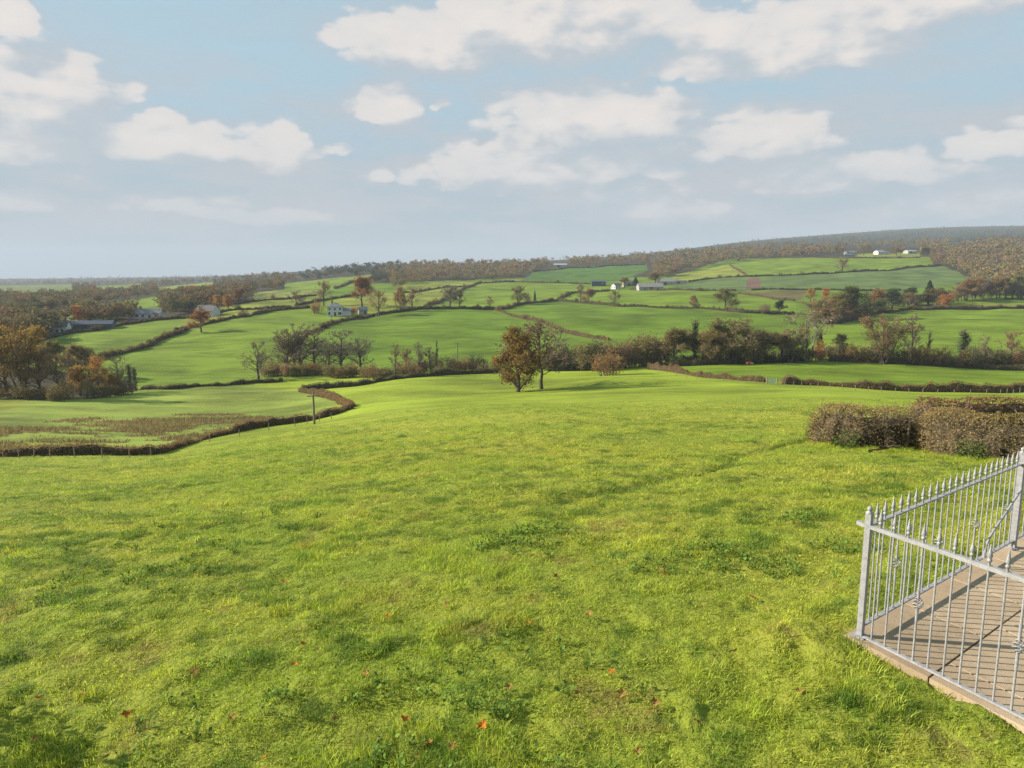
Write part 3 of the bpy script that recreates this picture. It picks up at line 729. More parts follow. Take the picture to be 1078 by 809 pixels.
T('multi', 546, 320, 301, C_OLIVE, 'rounded brown tree on the middle hedge beside a tiny dark cypress', 'hedgerow_tree', 'tree', None, 22, 0)
T('shrub', 556, 318.5, 309, C_BROWN, 'small brown bush between the rounded hedge tree and the cypress', 'bush', 'bush', None, 8)
T('conifer', 563, 318, 306, C_DARK, 'tiny dark cypress standing upright on the middle hedge', 'cypress_tree', 'tree', None, 5, 1)
T('tall', 611, 318, 296, C_TAN, 'slender brown poplar at the lane corner below the farm', 'hedgerow_tree', 'tree', None, 10, 0)
T('leafy', 620, 319, 303, C_TAN, 'bushy tan tree beside the slender poplar at the lane corner', 'hedgerow_tree', 'tree', None, 14, 0)
T('half', 647, 322, 305, C_GREY, 'round grey tree on the hedge straight below the farm', 'hedgerow_tree', 'tree', None, 14, 1)
T('leafy', 730, 326, 312, C_TAN, 'small tan tree on the hedge, shorter of two neighbours', 'hedgerow_tree', 'tree', None, 12, 2)
T('leafy', 763, 328, 305, C_OLIVE, 'full round olive tree on the hedge, taller of two neighbours', 'hedgerow_tree', 'tree', None, 24, 0)
T('shrub', 805, 330, 321, C_GREY, 'small grey bush on the hedge near the stubble strip', 'bush', 'bush', None, 10)
T('leafy', 820, 331, 317, C_DARK, 'dark green small tree at the end of the hedge near the stubble strip', 'hedgerow_tree', 'tree', None, 16, 1)
T('half', 887, 287.5, 273, C_BROWN, 'lone brown tree on the hedge of the upper pasture above the kale', 'field_tree', 'tree', None, 17, 1)
T('half', 312, 324, 306, C_GREY, 'half bare tree on the lane above the big sloping field', 'hedgerow_tree', 'tree', None, 18, 2)
T('leafy', 253, 320, 304, C_BROWN, 'brown tree standing beyond the white cottage at a field end', 'field_tree', 'tree', None, 15, 1)
T('tall', 265, 320, 308, C_GREY, 'thin bare tree next to the brown one at the field end', 'field_tree', 'tree', None, 7, 1)
T('shrub', 288, 317.5, 311, C_BROWN, 'small brown bush alone in the pale upper field', 'bush', 'bush', None, 7)
T('leafy', 228, 326, 311, C_GOLD, 'golden tree beside the dark roof of the white cottage', 'garden_tree', 'tree', None, 14, 0)
T('leafy', 240, 327, 311, C_ORANGE, 'orange brown round tree between the white cottage and the field end', 'garden_tree', 'tree', None, 16, 2)
T('leafy', 200, 330, 317, (.06, .08, .04), 'dark blue green tree at the gable of the white cottage', 'garden_tree', 'tree', None, 16, 1)
T('leafy', 203, 318, 303, C_RUST, 'bright rust tree in the wood edge above the white cottage', 'wood_tree', 'tree', None, 22, 1)
T('leafy', 83, 341, 322, (.32, .135, .035), 'orange brown tree behind the long dark barn', 'wood_tree', 'tree', None, 19, 0)
T('leafy', 94, 340, 328, C_GOLD, 'small yellow tree behind the long dark barn', 'wood_tree', 'tree', None, 10, 2)
T('leafy', 109, 339, 326, C_ORANGE, 'orange round tree beyond the end of the long dark barn', 'wood_tree', 'tree', None, 13, 1)
T('leafy', 41, 358, 345, C_ORANGE, 'low spreading orange tree at the hedge end by the farm cottage', 'hedgerow_tree', 'tree', None, 20, 0)
T('leafy', 657, 303, 292, C_TAN, 'tan tree rising behind the white farmhouse', 'farm_tree', 'tree', None, 13, 0)
T('conifer', 669, 302, 293, C_DARK, 'dark evergreen behind the farmyard sheds', 'farm_tree', 'tree', None, 9, 0)
T('leafy', 690, 300, 287, C_BROWN, 'brown tree towering behind the grey roofed cowshed', 'farm_tree', 'tree', None, 18, 1)
T('half', 212, 334, 320, C_OLIVE, 'olive garden tree screening the white cottage', 'garden_tree', 'tree', None, 12, 2)
# scrub and trees east of the stubble
T('leafy', 897, 336, 301, (.050, .062, .024), 'large dark green tree, darkest in the belt beyond the stubble strip', 'dark_tree', 'tree', None, 38, 0)
T('leafy', 878, 336, 308, C_OLIVE, 'olive tree leaning on the large dark green tree of the belt', 'belt_tree', 'tree', None, 26, 2)
T('multi', 862, 338, 313, C_BROWN, 'brown many stemmed tree at the near end of the belt', 'belt_tree', 'tree', None, 32, 1)
T('leafy', 853, 318, 304, C_GOLD, 'bright golden treetop at the edge of the stubble strip', 'belt_tree', 'tree', None, 12, 1)
T('leafy', 870, 319, 304, (.32, .165, .04), 'orange gold treetop next to the golden one by the stubble strip', 'belt_tree', 'tree', None, 14, 0)
T('leafy', 923, 326, 306, C_RUST, 'rust red tree in the belt next to the large dark green tree', 'belt_tree', 'tree', None, 22, 2)
T('leafy', 940, 323, 305, C_GREEN, 'green rounded tree in the belt below the kale field', 'belt_tree', 'tree', None, 22, 0)
T('leafy', 957, 322, 303, C_DARK, 'dark green rounded tree in the belt below the kale field', 'belt_tree', 'tree', None, 22, 1)
T('conifer', 977, 321, 296, (.05, .07, .03), 'tall conical green tree rising from the belt below the kale field', 'belt_tree', 'tree', None, 17, 0)
T('half', 988, 320, 303, C_GREEN, 'feathery grey green tree beside the tall conical one', 'belt_tree', 'tree', None, 14, 0)
T('leafy', 996, 324, 309, C_ORANGE, 'wide spreading orange tree standing free of the belt in the strip field', 'field_tree', 'tree', None, 24, 2)
T('leafy', 1012, 317, 301, C_BROWN, 'brown tree where the belt meets the hillside wood', 'belt_tree', 'tree', None, 20, 1)
T('leafy', 1031, 314, 293, (.33, .135, .03), 'vivid orange tree at the foot of the hillside wood', 'wood_tree', 'tree', None, 18, 0)
T('leafy', 1052, 314, 292, C_OLIVE, 'olive tree beside the vivid orange one at the foot of the hillside wood', 'wood_tree', 'tree', None, 22, 1)
T('leafy', 1072, 315, 291, C_GREEN, 'rounded dull green tree at the foot of the hillside wood near the strip field', 'wood_tree', 'tree', None, 24, 2)

T('leafy', 881, 269, 260, C_BROWN, 'brown tree beside the white flat fronted ridge house', 'ridge_tree', 'tree', None, 12, 0)
T('half', 909, 269, 259, C_OLIVE, 'olive tree between the flat fronted ridge house and the villa', 'ridge_tree', 'tree', None, 13, 1)
T('leafy', 944, 268.5, 260, C_RUST, 'rust tree between the villa and the green roofed ridge shed', 'ridge_tree', 'tree', None, 10, 2)
T('leafy', 973, 272, 262, C_DARK, 'dark round tree by the field end below the ridge shed', 'ridge_tree', 'tree', None, 11, 1)
# rows of scrub: each bush is its own object
def scrub(poly, n, h, w, cols, label, group, kinds=('shrub',), name='bush', cat='bush'):
    P = np.array(poly, float); tt = np.linspace(0, 1, len(P))
    for k in range(n):
        t = (k+RNG.uniform(.2, .8))/n; u = np.interp(t, tt, P[:, 0])+RNG.uniform(-2, 2); v = np.interp(t, tt, P[:, 1])+RNG.uniform(-1.5, 1)
        hh = RNG.uniform(*h); tree_at(kinds[RNG.integers(len(kinds))], u, v, v-hh, cols[RNG.integers(len(cols))], label, name, cat, group, RNG.uniform(*w))
scrub([(278, 396), (330, 396), (400, 397)], 15, (9, 16), (16, 26), [C_BROWN, C_OLIVE, C_ORANGE, C_DARK, C_TAN], 'autumn scrub bush under the bare trees of the valley clump', 'scrub under the valley clump')
scrub([(400, 397), (460, 394), (524, 393)], 14, (9, 19), (16, 26), [C_BROWN, C_OLIVE, C_RUST, C_DARK, C_TAN], 'brown scrub bush in the valley hedge between the birch and the oak', 'scrub between birch and oak')
scrub([(572, 392), (615, 390), (660, 387)], 12, (21, 31), (26, 40), [C_OLIVE, C_BROWN, C_DARK, (.15, .11, .045)], 'tall rounded scrub bush behind the mound in the pasture', 'scrub behind the mound')
scrub([(655, 387), (700, 385)], 8, (24, 34), (26, 38), [C_BROWN, C_OLIVE, C_TAN], 'tan and brown scrub bush between the mound and the round olive tree', 'scrub beside the olive tree')
scrub([(735, 384), (760, 384), (830, 383)], 5, (30, 42), (38, 54), [C_TAN, C_OLIVE, (.17, .12, .055)], 'tan brown tree filling the stream bank behind the widest tree', 'trees filling the stream bank', ('multi', 'leafy'), 'bank_tree', 'tree')
scrub([(700, 386), (840, 382)], 15, (9, 17), (16, 26), [C_BROWN, C_OLIVE, C_DARK, C_ORANGE, C_DARK], 'low dark scrub bush along the foot of the stream bank trees', 'scrub under the stream bank trees')
scrub([(845, 381), (960, 384)], 15, (11, 19), (15, 24), [C_ORANGE, C_DARK, C_BROWN, C_GOLD, C_DARK], 'orange and dark scrub bush near the large round brown tree', 'scrub by the round brown tree')
scrub([(960, 385), (1095, 391)], 18, (11, 21), (15, 26), [C_ORANGE, C_DARK, C_BROWN, C_OLIVE, C_TAN], 'orange brown scrub bush along the back of the narrow field', 'scrub behind the narrow field')
scrub([(856, 341), (880, 338), (905, 333), (950, 325), (990, 321)], 18, (10, 19), (18, 28), [C_DARK, C_OLIVE, C_BROWN, C_OLIVE, (.07, .075, .03)], 'dark scrubby tree packed into the belt below the kale field', 'scrub trees of the belt', ('leafy', 'shrub', 'multi'), 'belt_tree', 'tree')
scrub([(1004, 318), (1040, 316), (1090, 315)], 11, (14, 24), (18, 28), [C_BROWN, C_OLIVE, C_TAN, C_GREY, C_DARK], 'brown tree packed along the foot of the hillside wood', 'trees at the foot of the hillside wood', ('leafy', 'multi', 'half'), 'wood_tree', 'tree')
# the copse down by the wet field
for (u, v, tp, kd, c, w, lb) in [
    (8, 417, 352, 'half', C_BROWN, 46, 'tall brown half bare tree at the outer end of the wet field copse'),
    (24, 419, 340, 'multi', (.24, .13, .045), 52, 'tallest russet tree of the wet field copse'),
    (44, 419, 362, 'half', C_BROWN, 42, 'grey brown thin leafed tree behind the front of the wet field copse'),
    (62, 420, 372, 'half', C_TAN, 30, 'thin tan tree in the middle of the wet field copse'),
    (74, 408, 368, 'bare', C_GREY, 24, 'small leafless tree standing behind the golden bushes of the copse'),
    (85, 417, 385, 'leafy', C_GOLD, 32, 'golden rounded tree low in the front of the wet field copse'),
    (98, 417, 384, 'half', C_GOLD, 30, 'yellow orange tree beside the golden one in the wet field copse'),
    (104, 415, 374, 'half', (.38, .17, .04), 24, 'orange crowned slim tree next to the dark bare tree of the copse'),
    (126, 414, 374, 'bare', C_BROWN, 30, 'dark bare tree with crooked boughs near the edge of the copse'),
    (118, 415, 393, 'leafy', C_GOLD, 20, 'small yellow bushy tree at the foot of the dark bare tree'),
    (137, 413, 382, 'ivy', C_DARK, 9, 'first of two thin dark stems at the very edge of the copse'),
    (143, 412, 386, 'ivy', C_DARK, 8, 'last thin dark stem at the very edge of the copse'),
    (-14, 417, 344, 'leafy', C_ORANGE, 50, 'orange tree cut by the picture edge in the wet field copse')]:
    T(kd, u, v, tp, c, lb, 'copse_tree', 'tree', 'trees of the copse by the wet field', w)
scrub([(-10, 420), (60, 423), (140, 414)], 11, (10, 18), (18, 30), [C_BROWN, C_OLIVE, C_GOLD, C_TAN, (.09, .07, .03)], 'autumn scrub bush at the foot of the wet field copse', 'scrub of the wet field copse')
scrub([(-10, 397), (30, 385), (70, 392), (110, 402)], 11, (18, 34), (20, 32), [C_TAN, C_GOLD, C_TAN, C_OLIVE, C_GREY], 'autumn tree in the back rows of the wet field copse', 'back rows of the copse', ('half', 'leafy', 'multi'), 'copse_tree', 'tree')
scrub([(-10, 372), (20, 358), (45, 352)], 10, (14, 24), (16, 28), [C_BROWN, C_ORANGE, C_RUST, C_OLIVE], 'brown tree between the copse and the farm cottage', 'trees between copse and farm cottage', ('half', 'leafy'), 'wood_tree', 'tree')

# ------------------------------------------------------------------ hedges
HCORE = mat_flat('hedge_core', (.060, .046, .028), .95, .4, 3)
HBUSH = []
def hedge(label, pts, h=1.8, w=1.6, col=(.095, .072, .032), size=.30, dens=1.0, name='field_hedge', twig=0, gap=None, back=0.5, seed=None, att_sd=.2, core=.80, rough=.75):
    rng = np.random.default_rng(int(abs(pts[0][0]*7+pts[0][1]*13)) if seed is None else seed)
    if size > .25: h *= .82; w *= .85
    P = np.array(pts, float); W = pix(P[:, 0], P[:, 1])[:, :2]
    dirv = W/np.linalg.norm(W, axis=1, keepdims=True); W = W+dirv*w*back              # the seen line is its near foot
    L = np.concatenate([[0], np.cumsum(np.hypot(*np.diff(W, axis=0).T))]); st = max(.45, size*1.3)
    n = max(4, int(L[-1]/st)); n = min(n, 700); s = np.linspace(0, L[-1], n)
    x = np.interp(s, L, W[:, 0]); y = np.interp(s, L, W[:, 1])
    k = max(3, min(9, n//6*2+1)); kk = np.ones(k)/k
    if n > 12: x = np.convolve(np.pad(x, k//2, 'edge'), kk, 'valid'); y = np.convolve(np.pad(y, k//2, 'edge'), kk, 'valid')
    tx = np.gradient(x); ty = np.gradient(y); q = np.hypot(tx, ty)+1e-9; nx, ny = -ty/q, tx/q
    z = terr(x, y)
    hh = h*(1+.8*rough*fbm(s/9, s*0+3, 3, int(rng.integers(99)))+.9*rough*fbm(s/1.9, s*0+9, 2, int(rng.integers(99))))
    ww = w*(1+rough*fbm(s/5, s*0+5, 3, int(rng.integers(99))))
    tap = np.clip(np.minimum(np.arange(n), np.arange(n)[::-1])/max(1.0, .5*w/st)+.45, 0, 1); hh = hh*tap; ww = ww*tap
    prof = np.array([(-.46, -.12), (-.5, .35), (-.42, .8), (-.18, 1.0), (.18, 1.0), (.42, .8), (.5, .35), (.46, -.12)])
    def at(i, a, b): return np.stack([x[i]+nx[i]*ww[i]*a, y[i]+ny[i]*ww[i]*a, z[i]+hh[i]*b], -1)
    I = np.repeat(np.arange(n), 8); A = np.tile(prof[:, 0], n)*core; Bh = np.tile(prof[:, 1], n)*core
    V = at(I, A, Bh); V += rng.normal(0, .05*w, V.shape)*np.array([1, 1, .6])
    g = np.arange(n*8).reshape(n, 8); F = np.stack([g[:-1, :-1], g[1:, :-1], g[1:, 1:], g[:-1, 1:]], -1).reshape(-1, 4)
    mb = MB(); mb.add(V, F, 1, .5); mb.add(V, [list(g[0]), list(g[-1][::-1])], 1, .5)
    N = int(min(60000, L[-1]*(2*h+w)/(size*size)*1.9*dens))
    f = rng.uniform(0, n-1.001, N); i = f.astype(int); e = rng.uniform(0, 6.999, N); ei = e.astype(int); ef = e-ei
    a = prof[ei, 0]*(1-ef)+prof[ei+1, 0]*ef; b = prof[ei, 1]*(1-ef)+prof[ei+1, 1]*ef
    c = at(i, a*rng.uniform(.8, 1.12, N), b*rng.uniform(.88, 1.08, N)); fr = (f-i)[:, None]; c = c*(1-fr)+at(i+1, a, b)*fr
    c += rng.normal(0, size*.25, c.shape)
    V, F = leaf_quads(c, size, rng, .2); mb.add(V, F, 0, np.clip(rng.normal(.5, att_sd, N), 0, 1))
    if twig:
        M = int(L[-1]*twig); f = rng.uniform(0, n-1.001, M); i = f.astype(int); e = rng.uniform(0.5, 6.5, M); ei = e.astype(int); ef = e-ei
        a = prof[ei, 0]*(1-ef)+prof[ei+1, 0]*ef; b = prof[ei, 1]*(1-ef)+prof[ei+1, 1]*ef
        p0 = at(i, a*.75, b*.7); d = at(i, a*1.0, b*1.0)-at(i, a*0, b*.45); d /= np.linalg.norm(d, axis=1, keepdims=True)
        d = d+rng.normal(0, .45, d.shape); ln = rng.uniform(.12, .34, M)[:, None]*min(1, h)
        Q = np.stack([p0, p0+d*ln*.5, p0+d*ln+rng.normal(0, .04, d.shape)], 1)
        V, F = tubes(Q, np.tile(np.array([[.009, .006, .003]]), (M, 1))*rng.uniform(.7, 1.5, (M, 1)), 3); mb.add(V, F, 2, rng.uniform(.3, 1, len(F)))
    if name == 'field_hedge' and size > .25:
        for q in np.arange(rng.uniform(8, 30), L[-1]-4, 21.0):
            i = int(np.clip(q/st, 1, n-2)) if n < 700 else int(q/L[-1]*(n-1))
            i = min(i, n-1); HBUSH.append((x[i], y[i], z[i], h*rng.uniform(1.0, 2.4)))
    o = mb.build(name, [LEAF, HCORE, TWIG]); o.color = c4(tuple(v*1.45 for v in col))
    if label: tag(o, label, 'hedge', 'hedges between the fields' if name == 'field_hedge' else None)
    return o
HB = (.085, .060, .026); HD = (.060, .052, .022); HR = (.125, .078, .036); HG = (.065, .070, .024)
hedge('low brown hedge bank bending round the wet field', [(-70, 482), (0, 482), (56, 481), (148, 480), (167, 478), (208, 465), (260, 454), (308, 447), (349, 438), (371, 430)], 0.95, 1.15, HR, .17, 1.0, 'bank_hedge')
hedge('short rusty hedge stub turning back from the tip of the bank', [(371, 430), (356, 424), (330, 415), (316, 413)], 1.0, 1.4, HR, .18, .9, 'bank_hedge')
hedge('trimmed dark hedge along the foot of the valley clump, climbing to the oak', [(316, 414), (334, 410), (371, 406), (401, 401), (423, 399), (486, 396), (530, 394)], 1.3, 1.4, HD, .20, 1.0)
hedge('dark ditch hedge between the copse and the lone leafless tree', [(147, 410), (178, 411), (205, 408), (237, 406.5), (266, 403.5), (300, 401)], 1.0, 1.4, HD, .22)
hedge('dark stream side hedge behind the oak, running to the mound', [(575, 392), (620, 390), (660, 387.5)], 1.2, 1.4, HD, .22)
hedge('pinkish brown trimmed hedge starting at the mound, with a gate gap', [(682, 389), (700, 391.5), (741, 397), (782, 400.5), (807, 402.5)], 1.25, 1.2, HR, .18)
hedge('pinkish brown trimmed hedge lined with stakes, past the gate gap', [(820, 404), (863, 406), (919, 410), (980, 412.5), (1052, 413.5), (1085, 411), (1130, 408)], 1.3, 1.2, HR, .17)
hedge('dark low hedge along the foot of the stream bank trees', [(690, 387), (740, 386), (790, 384), (845, 381.5)], 1.3, 1.4, HD, .22)
hedge('dark hedge behind the narrow field, below the orange scrub', [(870, 383), (920, 384.5), (1000, 388), (1095, 393)], 1.6, 1.6, HD, .24)
hedge('upper hedge of the sloping field, running to the white cottage', [(31, 362.5), (51, 357.5), (90, 350), (120, 345), (160, 339.5), (196, 334.5)], 2.0, 1.8, HD, .34)
hedge('long hedge from the cottage to the lane below the half bare tree', [(196, 334.5), (220, 331), (245, 327.5), (275, 326.5), (302, 326), (327, 325)], 1.9, 1.8, HB, .36)
hedge('lower hedge of the sloping field, dropping to the copse', [(75, 390), (95, 383), (110, 377.5), (143, 367.5), (167, 358.5), (199, 348.5)], 2.0, 1.9, HB, .32)
hedge('short double hedge above the lone rust tree', [(183, 349.5), (191, 348), (199, 347)], 1.8, 2.0, HD, .32)
hedge('dark hedge climbing past the lone rust tree to the lane', [(190, 348), (227, 341.5), (262, 334.5), (294, 328.5), (327, 325.5)], 2.0, 1.8, HD, .34)
hedge('hedge above the cottage, along the pale upper field', [(245, 322), (270, 318.5), (302, 316.5), (333, 313)], 1.7, 1.8, HD, .4)
hedge('hedge on the lane passing behind the white hip roofed house', [(310, 321.5), (333, 318.5), (364, 314.5), (385, 312)], 1.8, 1.8, HD, .4)
hedge('hedge between the two large fields, from the bare clump up to the house', [(330, 349), (337, 346.5), (349, 341.5), (368, 336.5), (395, 332.5)], 2.0, 1.8, HB, .32)
hedge('dark hedge under the row of trees beyond the white house', [(395, 332.5), (421, 329.5), (446, 326.7), (486, 326.5), (523, 326.5)], 2.1, 2.0, HD, .34)
hedge('hedge climbing over the brow from the wide leaning tree', [(446, 326.5), (458, 319.5), (474, 311.5), (493, 302.5), (507, 298.5)], 2.0, 2.0, HB, .42)
hedge('dark hedge along the top of the brow, below the ridge wood', [(507, 298.5), (544, 297.5), (580, 299), (622, 299.5), (638, 300.5)], 1.9, 2.0, HD, .55)
hedge('hedge of the middle slope, from the lane end to the lane corner', [(523, 327), (543, 321), (566, 318.5), (587, 316.5)], 2.1, 2.2, HB, .4)
hedge('rusty hedge dropping from the lane end to the olive scrub', [(521, 327.5), (544, 333.5), (564, 338.5), (587, 345.5), (607, 351.5), (642, 358)], 1.5, 1.6, HR, .32)
hedge('long dark hedge below the farm, carrying three round trees', [(587, 316.5), (622, 319.5), (648, 322.5), (683, 323.7), (724, 325.7), (782, 330.5), (838, 332)], 2.1, 2.2, HD, .38)
hedge('hedge along the lane rising to the farm', [(587, 314.5), (601, 310.5), (622, 308.5), (642, 305.5)], 1.9, 2.0, HB, .5)
hedge('thin dark hedge from the farm below the kale', [(662, 304.5), (699, 306), (740, 306.3), (776, 306.3)], 1.6, 2.0, HD, .55)
hedge('thin dark hedge at the lower edge of the wide kale field', [(790, 306), (802, 305.5), (847, 305.7), (900, 306), (950, 305.7)], 1.6, 2.0, HD, .55)
hedge('hedge below the stubble strip', [(776, 309), (800, 312), (814, 314.5), (838, 317)], 1.4, 1.8, HB, .5)
hedge('dark hedge between the upper pasture and the small kale field', [(724, 297.5), (761, 292.3), (788, 291.2)], 2.0, 2.2, HD, .6)
hedge('long dark hedge between the upper pasture and the wide kale field', [(788, 291.2), (798, 290.3), (843, 289.3), (890, 288), (920, 285.7), (940, 284.3), (980, 280.3), (993, 279.3)], 2.1, 2.2, HD, .6)
hedge('short rusty hedge dividing the upper pastures', [(768, 280), (778, 286.5), (788, 291)], 1.5, 2.0, HR, .6)
hedge('hedge in front of the white ridge buildings', [(858, 271.5), (889, 271.7), (935, 271.5), (970, 272.5)], 1.8, 2.2, HD, .75)
hedge('brown hedge with a bank between the strip field and the bright field', [(903, 335), (927, 330), (960, 327.7), (1001, 325.7), (1040, 325), (1078, 323.7), (1130, 322)], 2.1, 2.4, HB, .36)
hedge('dark hedge in the shade below the large dark green tree', [(867, 343), (885, 339), (903, 335)], 2.4, 2.4, HD, .36)
hedge('dark hedge on the skyline fields above the hip roofed house', [(352, 304), (372, 298), (395, 291.5)], 2.0, 2.2, HD, .7)
hedge('dark hedge at the top of the deep green field below the ridge wood', [(560, 287), (600, 283), (640, 281), (680, 279)], 2.2, 2.4, HD, .7)
hedge('dark hedge at the head of the brow field', [(425, 309.5), (445, 306), (470, 303), (492, 302)], 1.8, 2.0, HB, .5)

for (x_, y_, z_, h_) in HBUSH:
    o = tree_at('shrub', 0, 0, 0, [HB, HD, C_OLIVE, C_BROWN, HR][RNG.integers(5)], 'small rounded bush grown out of a trimmed field hedge', 'hedge_bush', 'bush', 'bushes grown out of the field hedges', loc=np.array([x_, y_, z_]))
    q = h_/3.0; w_ = q*RNG.uniform(.7, 1.3); o.scale = (w_, w_, q); o.location.z = z_-.1
# the clipped hedge close by
NH = (.148, .106, .048)
hedge('thick clipped brown hedge ending in a rounded butt in the meadow', [(864, 467), (876, 470), (900, 472.5), (930, 473), (962, 472)], 1.28, 1.25, NH, .054, .85, 'clipped_hedge', 280, seed=5, att_sd=.2, core=.72, rough=.16)
hedge('sparse twiggy piece of clipped hedge around the stakes in the broken gap', [(950, 471), (968, 470), (992, 471)], 1.25, 1.0, (.175, .12, .06), .062, .65, 'clipped_hedge', 190, seed=6, att_sd=.2, core=.55, rough=.2)
hedge('thick clipped hedge with green ivy low down, behind the iron railing', [(977, 473), (1000, 480), (1030, 486), (1062, 488), (1110, 491), (1180, 494)], 1.35, 1.3, (.138, .102, .044), .054, .85, 'clipped_hedge', 280, seed=7, att_sd=.2, core=.72, rough=.16)
hedge('further clipped hedge showing its top beyond the twiggy gap', [(955, 450), (1000, 450), (1060, 450), (1140, 450)], 1.35, 1.5, (.125, .062, .040), .11, .9, 'clipped_hedge', 30, seed=8, rough=.2)
# ivy and grass greening the foot of the near hedge
def foot_ivy(label, pts, n, h, seed):
    rng = np.random.default_rng(seed); P = np.array(pts, float); W = pix(P[:, 0], P[:, 1]); t = rng.uniform(0, len(P)-1.001, n); i = t.astype(int); f = (t-i)[:, None]
    c = W[i]*(1-f)+W[i+1]*f; d = c[:, :2]/np.linalg.norm(c[:, :2], axis=1, keepdims=True)
    z = h*rng.random(n)**1.6; c[:, :2] += d*(.12+.1*rng.random((n, 1))-.0*z[:, None]); c[:, 2] += z; c += rng.normal(0, .06, c.shape)
    V, F = leaf_quads(c, .075, rng, .3); mb = MB(); mb.add(V, F, 0, np.clip(rng.normal(.5, .2, n), 0, 1)); o = mb.build('ivy', [LEAF]); o.color = (.065, .10, .026, 1)
    tag(o, label, 'ivy')
foot_ivy('green ivy creeping up the foot of the rounded hedge butt', [(862, 469), (885, 472), (905, 473)], 600, .5, 3)
foot_ivy('bright green ivy filling the gap beside the two stakes', [(962, 471), (982, 472)], 900, .75, 4)
foot_ivy('green ivy low on the thick hedge behind the railing', [(1003, 482), (1020, 485), (1034, 487)], 500, .5, 5)

# stakes and broken boughs in the hedge gap
WOOD = mat_flat('weathered_wood', (.20, .155, .105), .9, .4, 9); WOODD = mat_flat('dark_wood', (.10, .070, .045), .9, .4, 9)
for (u, v, hh, rr, lean, lb) in [(954, 473, .92, .045, .05, 'thicker weathered stake standing in the broken gap of the clipped hedge'), (961, 472, .82, .03, -.03, 'thinner weathered stake beside the thicker one in the hedge gap')]:
    p = pt(u, v); mb = MB(); path_tube(mb, [(p[0], p[1], p[2]-.1), (p[0]+lean*.5, p[1], p[2]+hh*.5), (p[0]+lean, p[1], p[2]+hh)], [rr, rr*.95, rr*.85], 7)
    mb.add(mb.V[0][-7:], [list(range(7))], 0); tag(mb.build('stake', [WOOD]), lb, 'stake', 'stakes in the hedge gap')
rb = np.random.default_rng(3)
for k, (u, v, L, ang, lb) in enumerate([(926, 475, .9, .1, 'longest broken bough lying at the foot of the clipped hedge'), (938, 476, .7, -.35, 'broken bough tilted down at the foot of the clipped hedge'), (932, 472, .8, .5, 'broken bough propped against the clipped hedge')]):
    p = pt(u, v); mb = MB(); d = np.array([cos(ang), .15, .25*sin(ang)+.12]); q = np.array([p+d*(t-.5)*L+np.array([0, 0, .12+.05*k])+rb.normal(0, .03, 3) for t in np.linspace(0, 1, 6)])
    path_tube(mb, q, np.linspace(.045, .02, 6), 6)
    for j in (2, 3): path_tube(mb, [q[j], q[j]+rb.normal(0, .12, 3)+np.array([.1, 0, .1]), q[j]+rb.normal(0, .15, 3)+np.array([.22, 0, .14])], [.02, .014, .007], 5)
    tag(mb.build('broken_bough', [WOODD]), lb, 'branch', 'broken boughs by the hedge')

# ------------------------------------------------------------------ woods
def poly_area(p): x, y = p[:, 0], p[:, 1]; return .5*abs(np.dot(x, np.roll(y, -1))-np.dot(y, np.roll(x, -1)))
PAL_L = [C_BROWN, (.13, .095, .055), (.12, .085, .045), C_OLIVE, (.15, .10, .05), C_DARK, (.10, .08, .045), (.11, .095, .06), (.09, .085, .04), (.19, .105, .045), (.12, .105, .07), (.05, .06, .03)]
PAL_R = [C_BROWN, (.17, .11, .058), C_OLIVE, (.15, .105, .055), (.20, .11, .05), (.10, .10, .035), (.18, .13, .065), C_GREY, (.085, .08, .038), C_GREY, (.14, .11, .06)]
PAL_F = [(.052, .060, .042), (.048, .058, .042), (.06, .06, .04), (.07, .06, .04)]
WOODS = [  # outline, trees per picture area, height range in metres, colours, what to call it
 ([(-60, 374), (-60, 296), (0, 294.5), (140, 292), (290, 287), (312, 295), (300, 306), (264, 313), (250, 320), (190, 331), (100, 342), (55, 352), (30, 361), (0, 372)], 1/6., (8, 12), PAL_L, 'in the lowland woods'),
 ([(300, 296), (330, 285), (380, 279), (425, 277), (425, 297), (395, 299), (386, 291), (350, 292), (318, 298)], 1/6., (8, 12), PAL_F+[C_DARK], 'on the skyline'),
 ([(395, 290), (430, 279), (500, 274), (560, 271), (620, 268), (690, 265), (690, 279), (620, 282), (560, 287), (540, 291), (500, 293), (440, 296), (410, 300)], 1/7., (9, 13), PAL_R[:6]+[C_BROWN], 'in the ridge wood'),
 ([(410, 303), (440, 297), (500, 292), (560, 289), (563, 293), (500, 297), (440, 302), (412, 306)], 1/9., (8, 11), [C_BROWN, C_OLIVE, C_OLIVE, C_BROWN, C_GREY], 'in the brow belt'),
 ([(688, 290), (690, 270), (760, 263), (830, 261), (860, 264), (856, 271), (770, 277), (735, 285), (708, 292), (695, 297)], 1/7., (10, 14), PAL_R, 'in the wood behind the farm'),
 ([(856, 269), (862, 259), (1000, 254), (1000, 265), (930, 267.5)], 1/6., (8, 12), PAL_R, 'around the ridge buildings'),
 ([(978, 278), (968, 268), (985, 259), (1078, 255), (1130, 254), (1130, 312), (1078, 312), (1035, 311), (1024, 298), (1000, 287)], 1/7., (8, 14), PAL_R, 'in the hillside wood'),
 ([(600, 266), (700, 262), (780, 253), (870, 246), (980, 238), (1078, 236), (1130, 236), (1130, 254), (1078, 255), (980, 257), (870, 259), (760, 262), (700, 268)], 1/6., (5, 9), PAL_F, 'on the far ridge'),
]
cand = []
BLD = [(156, 333, 17), (218, 330, 15), (63, 350, 9), (92, 346, 20), (895, 268, 9), (930, 267, 14), (958, 266, 9), (590, 282, 11)]
fw = [(c, p) for c, p in FIELDS]
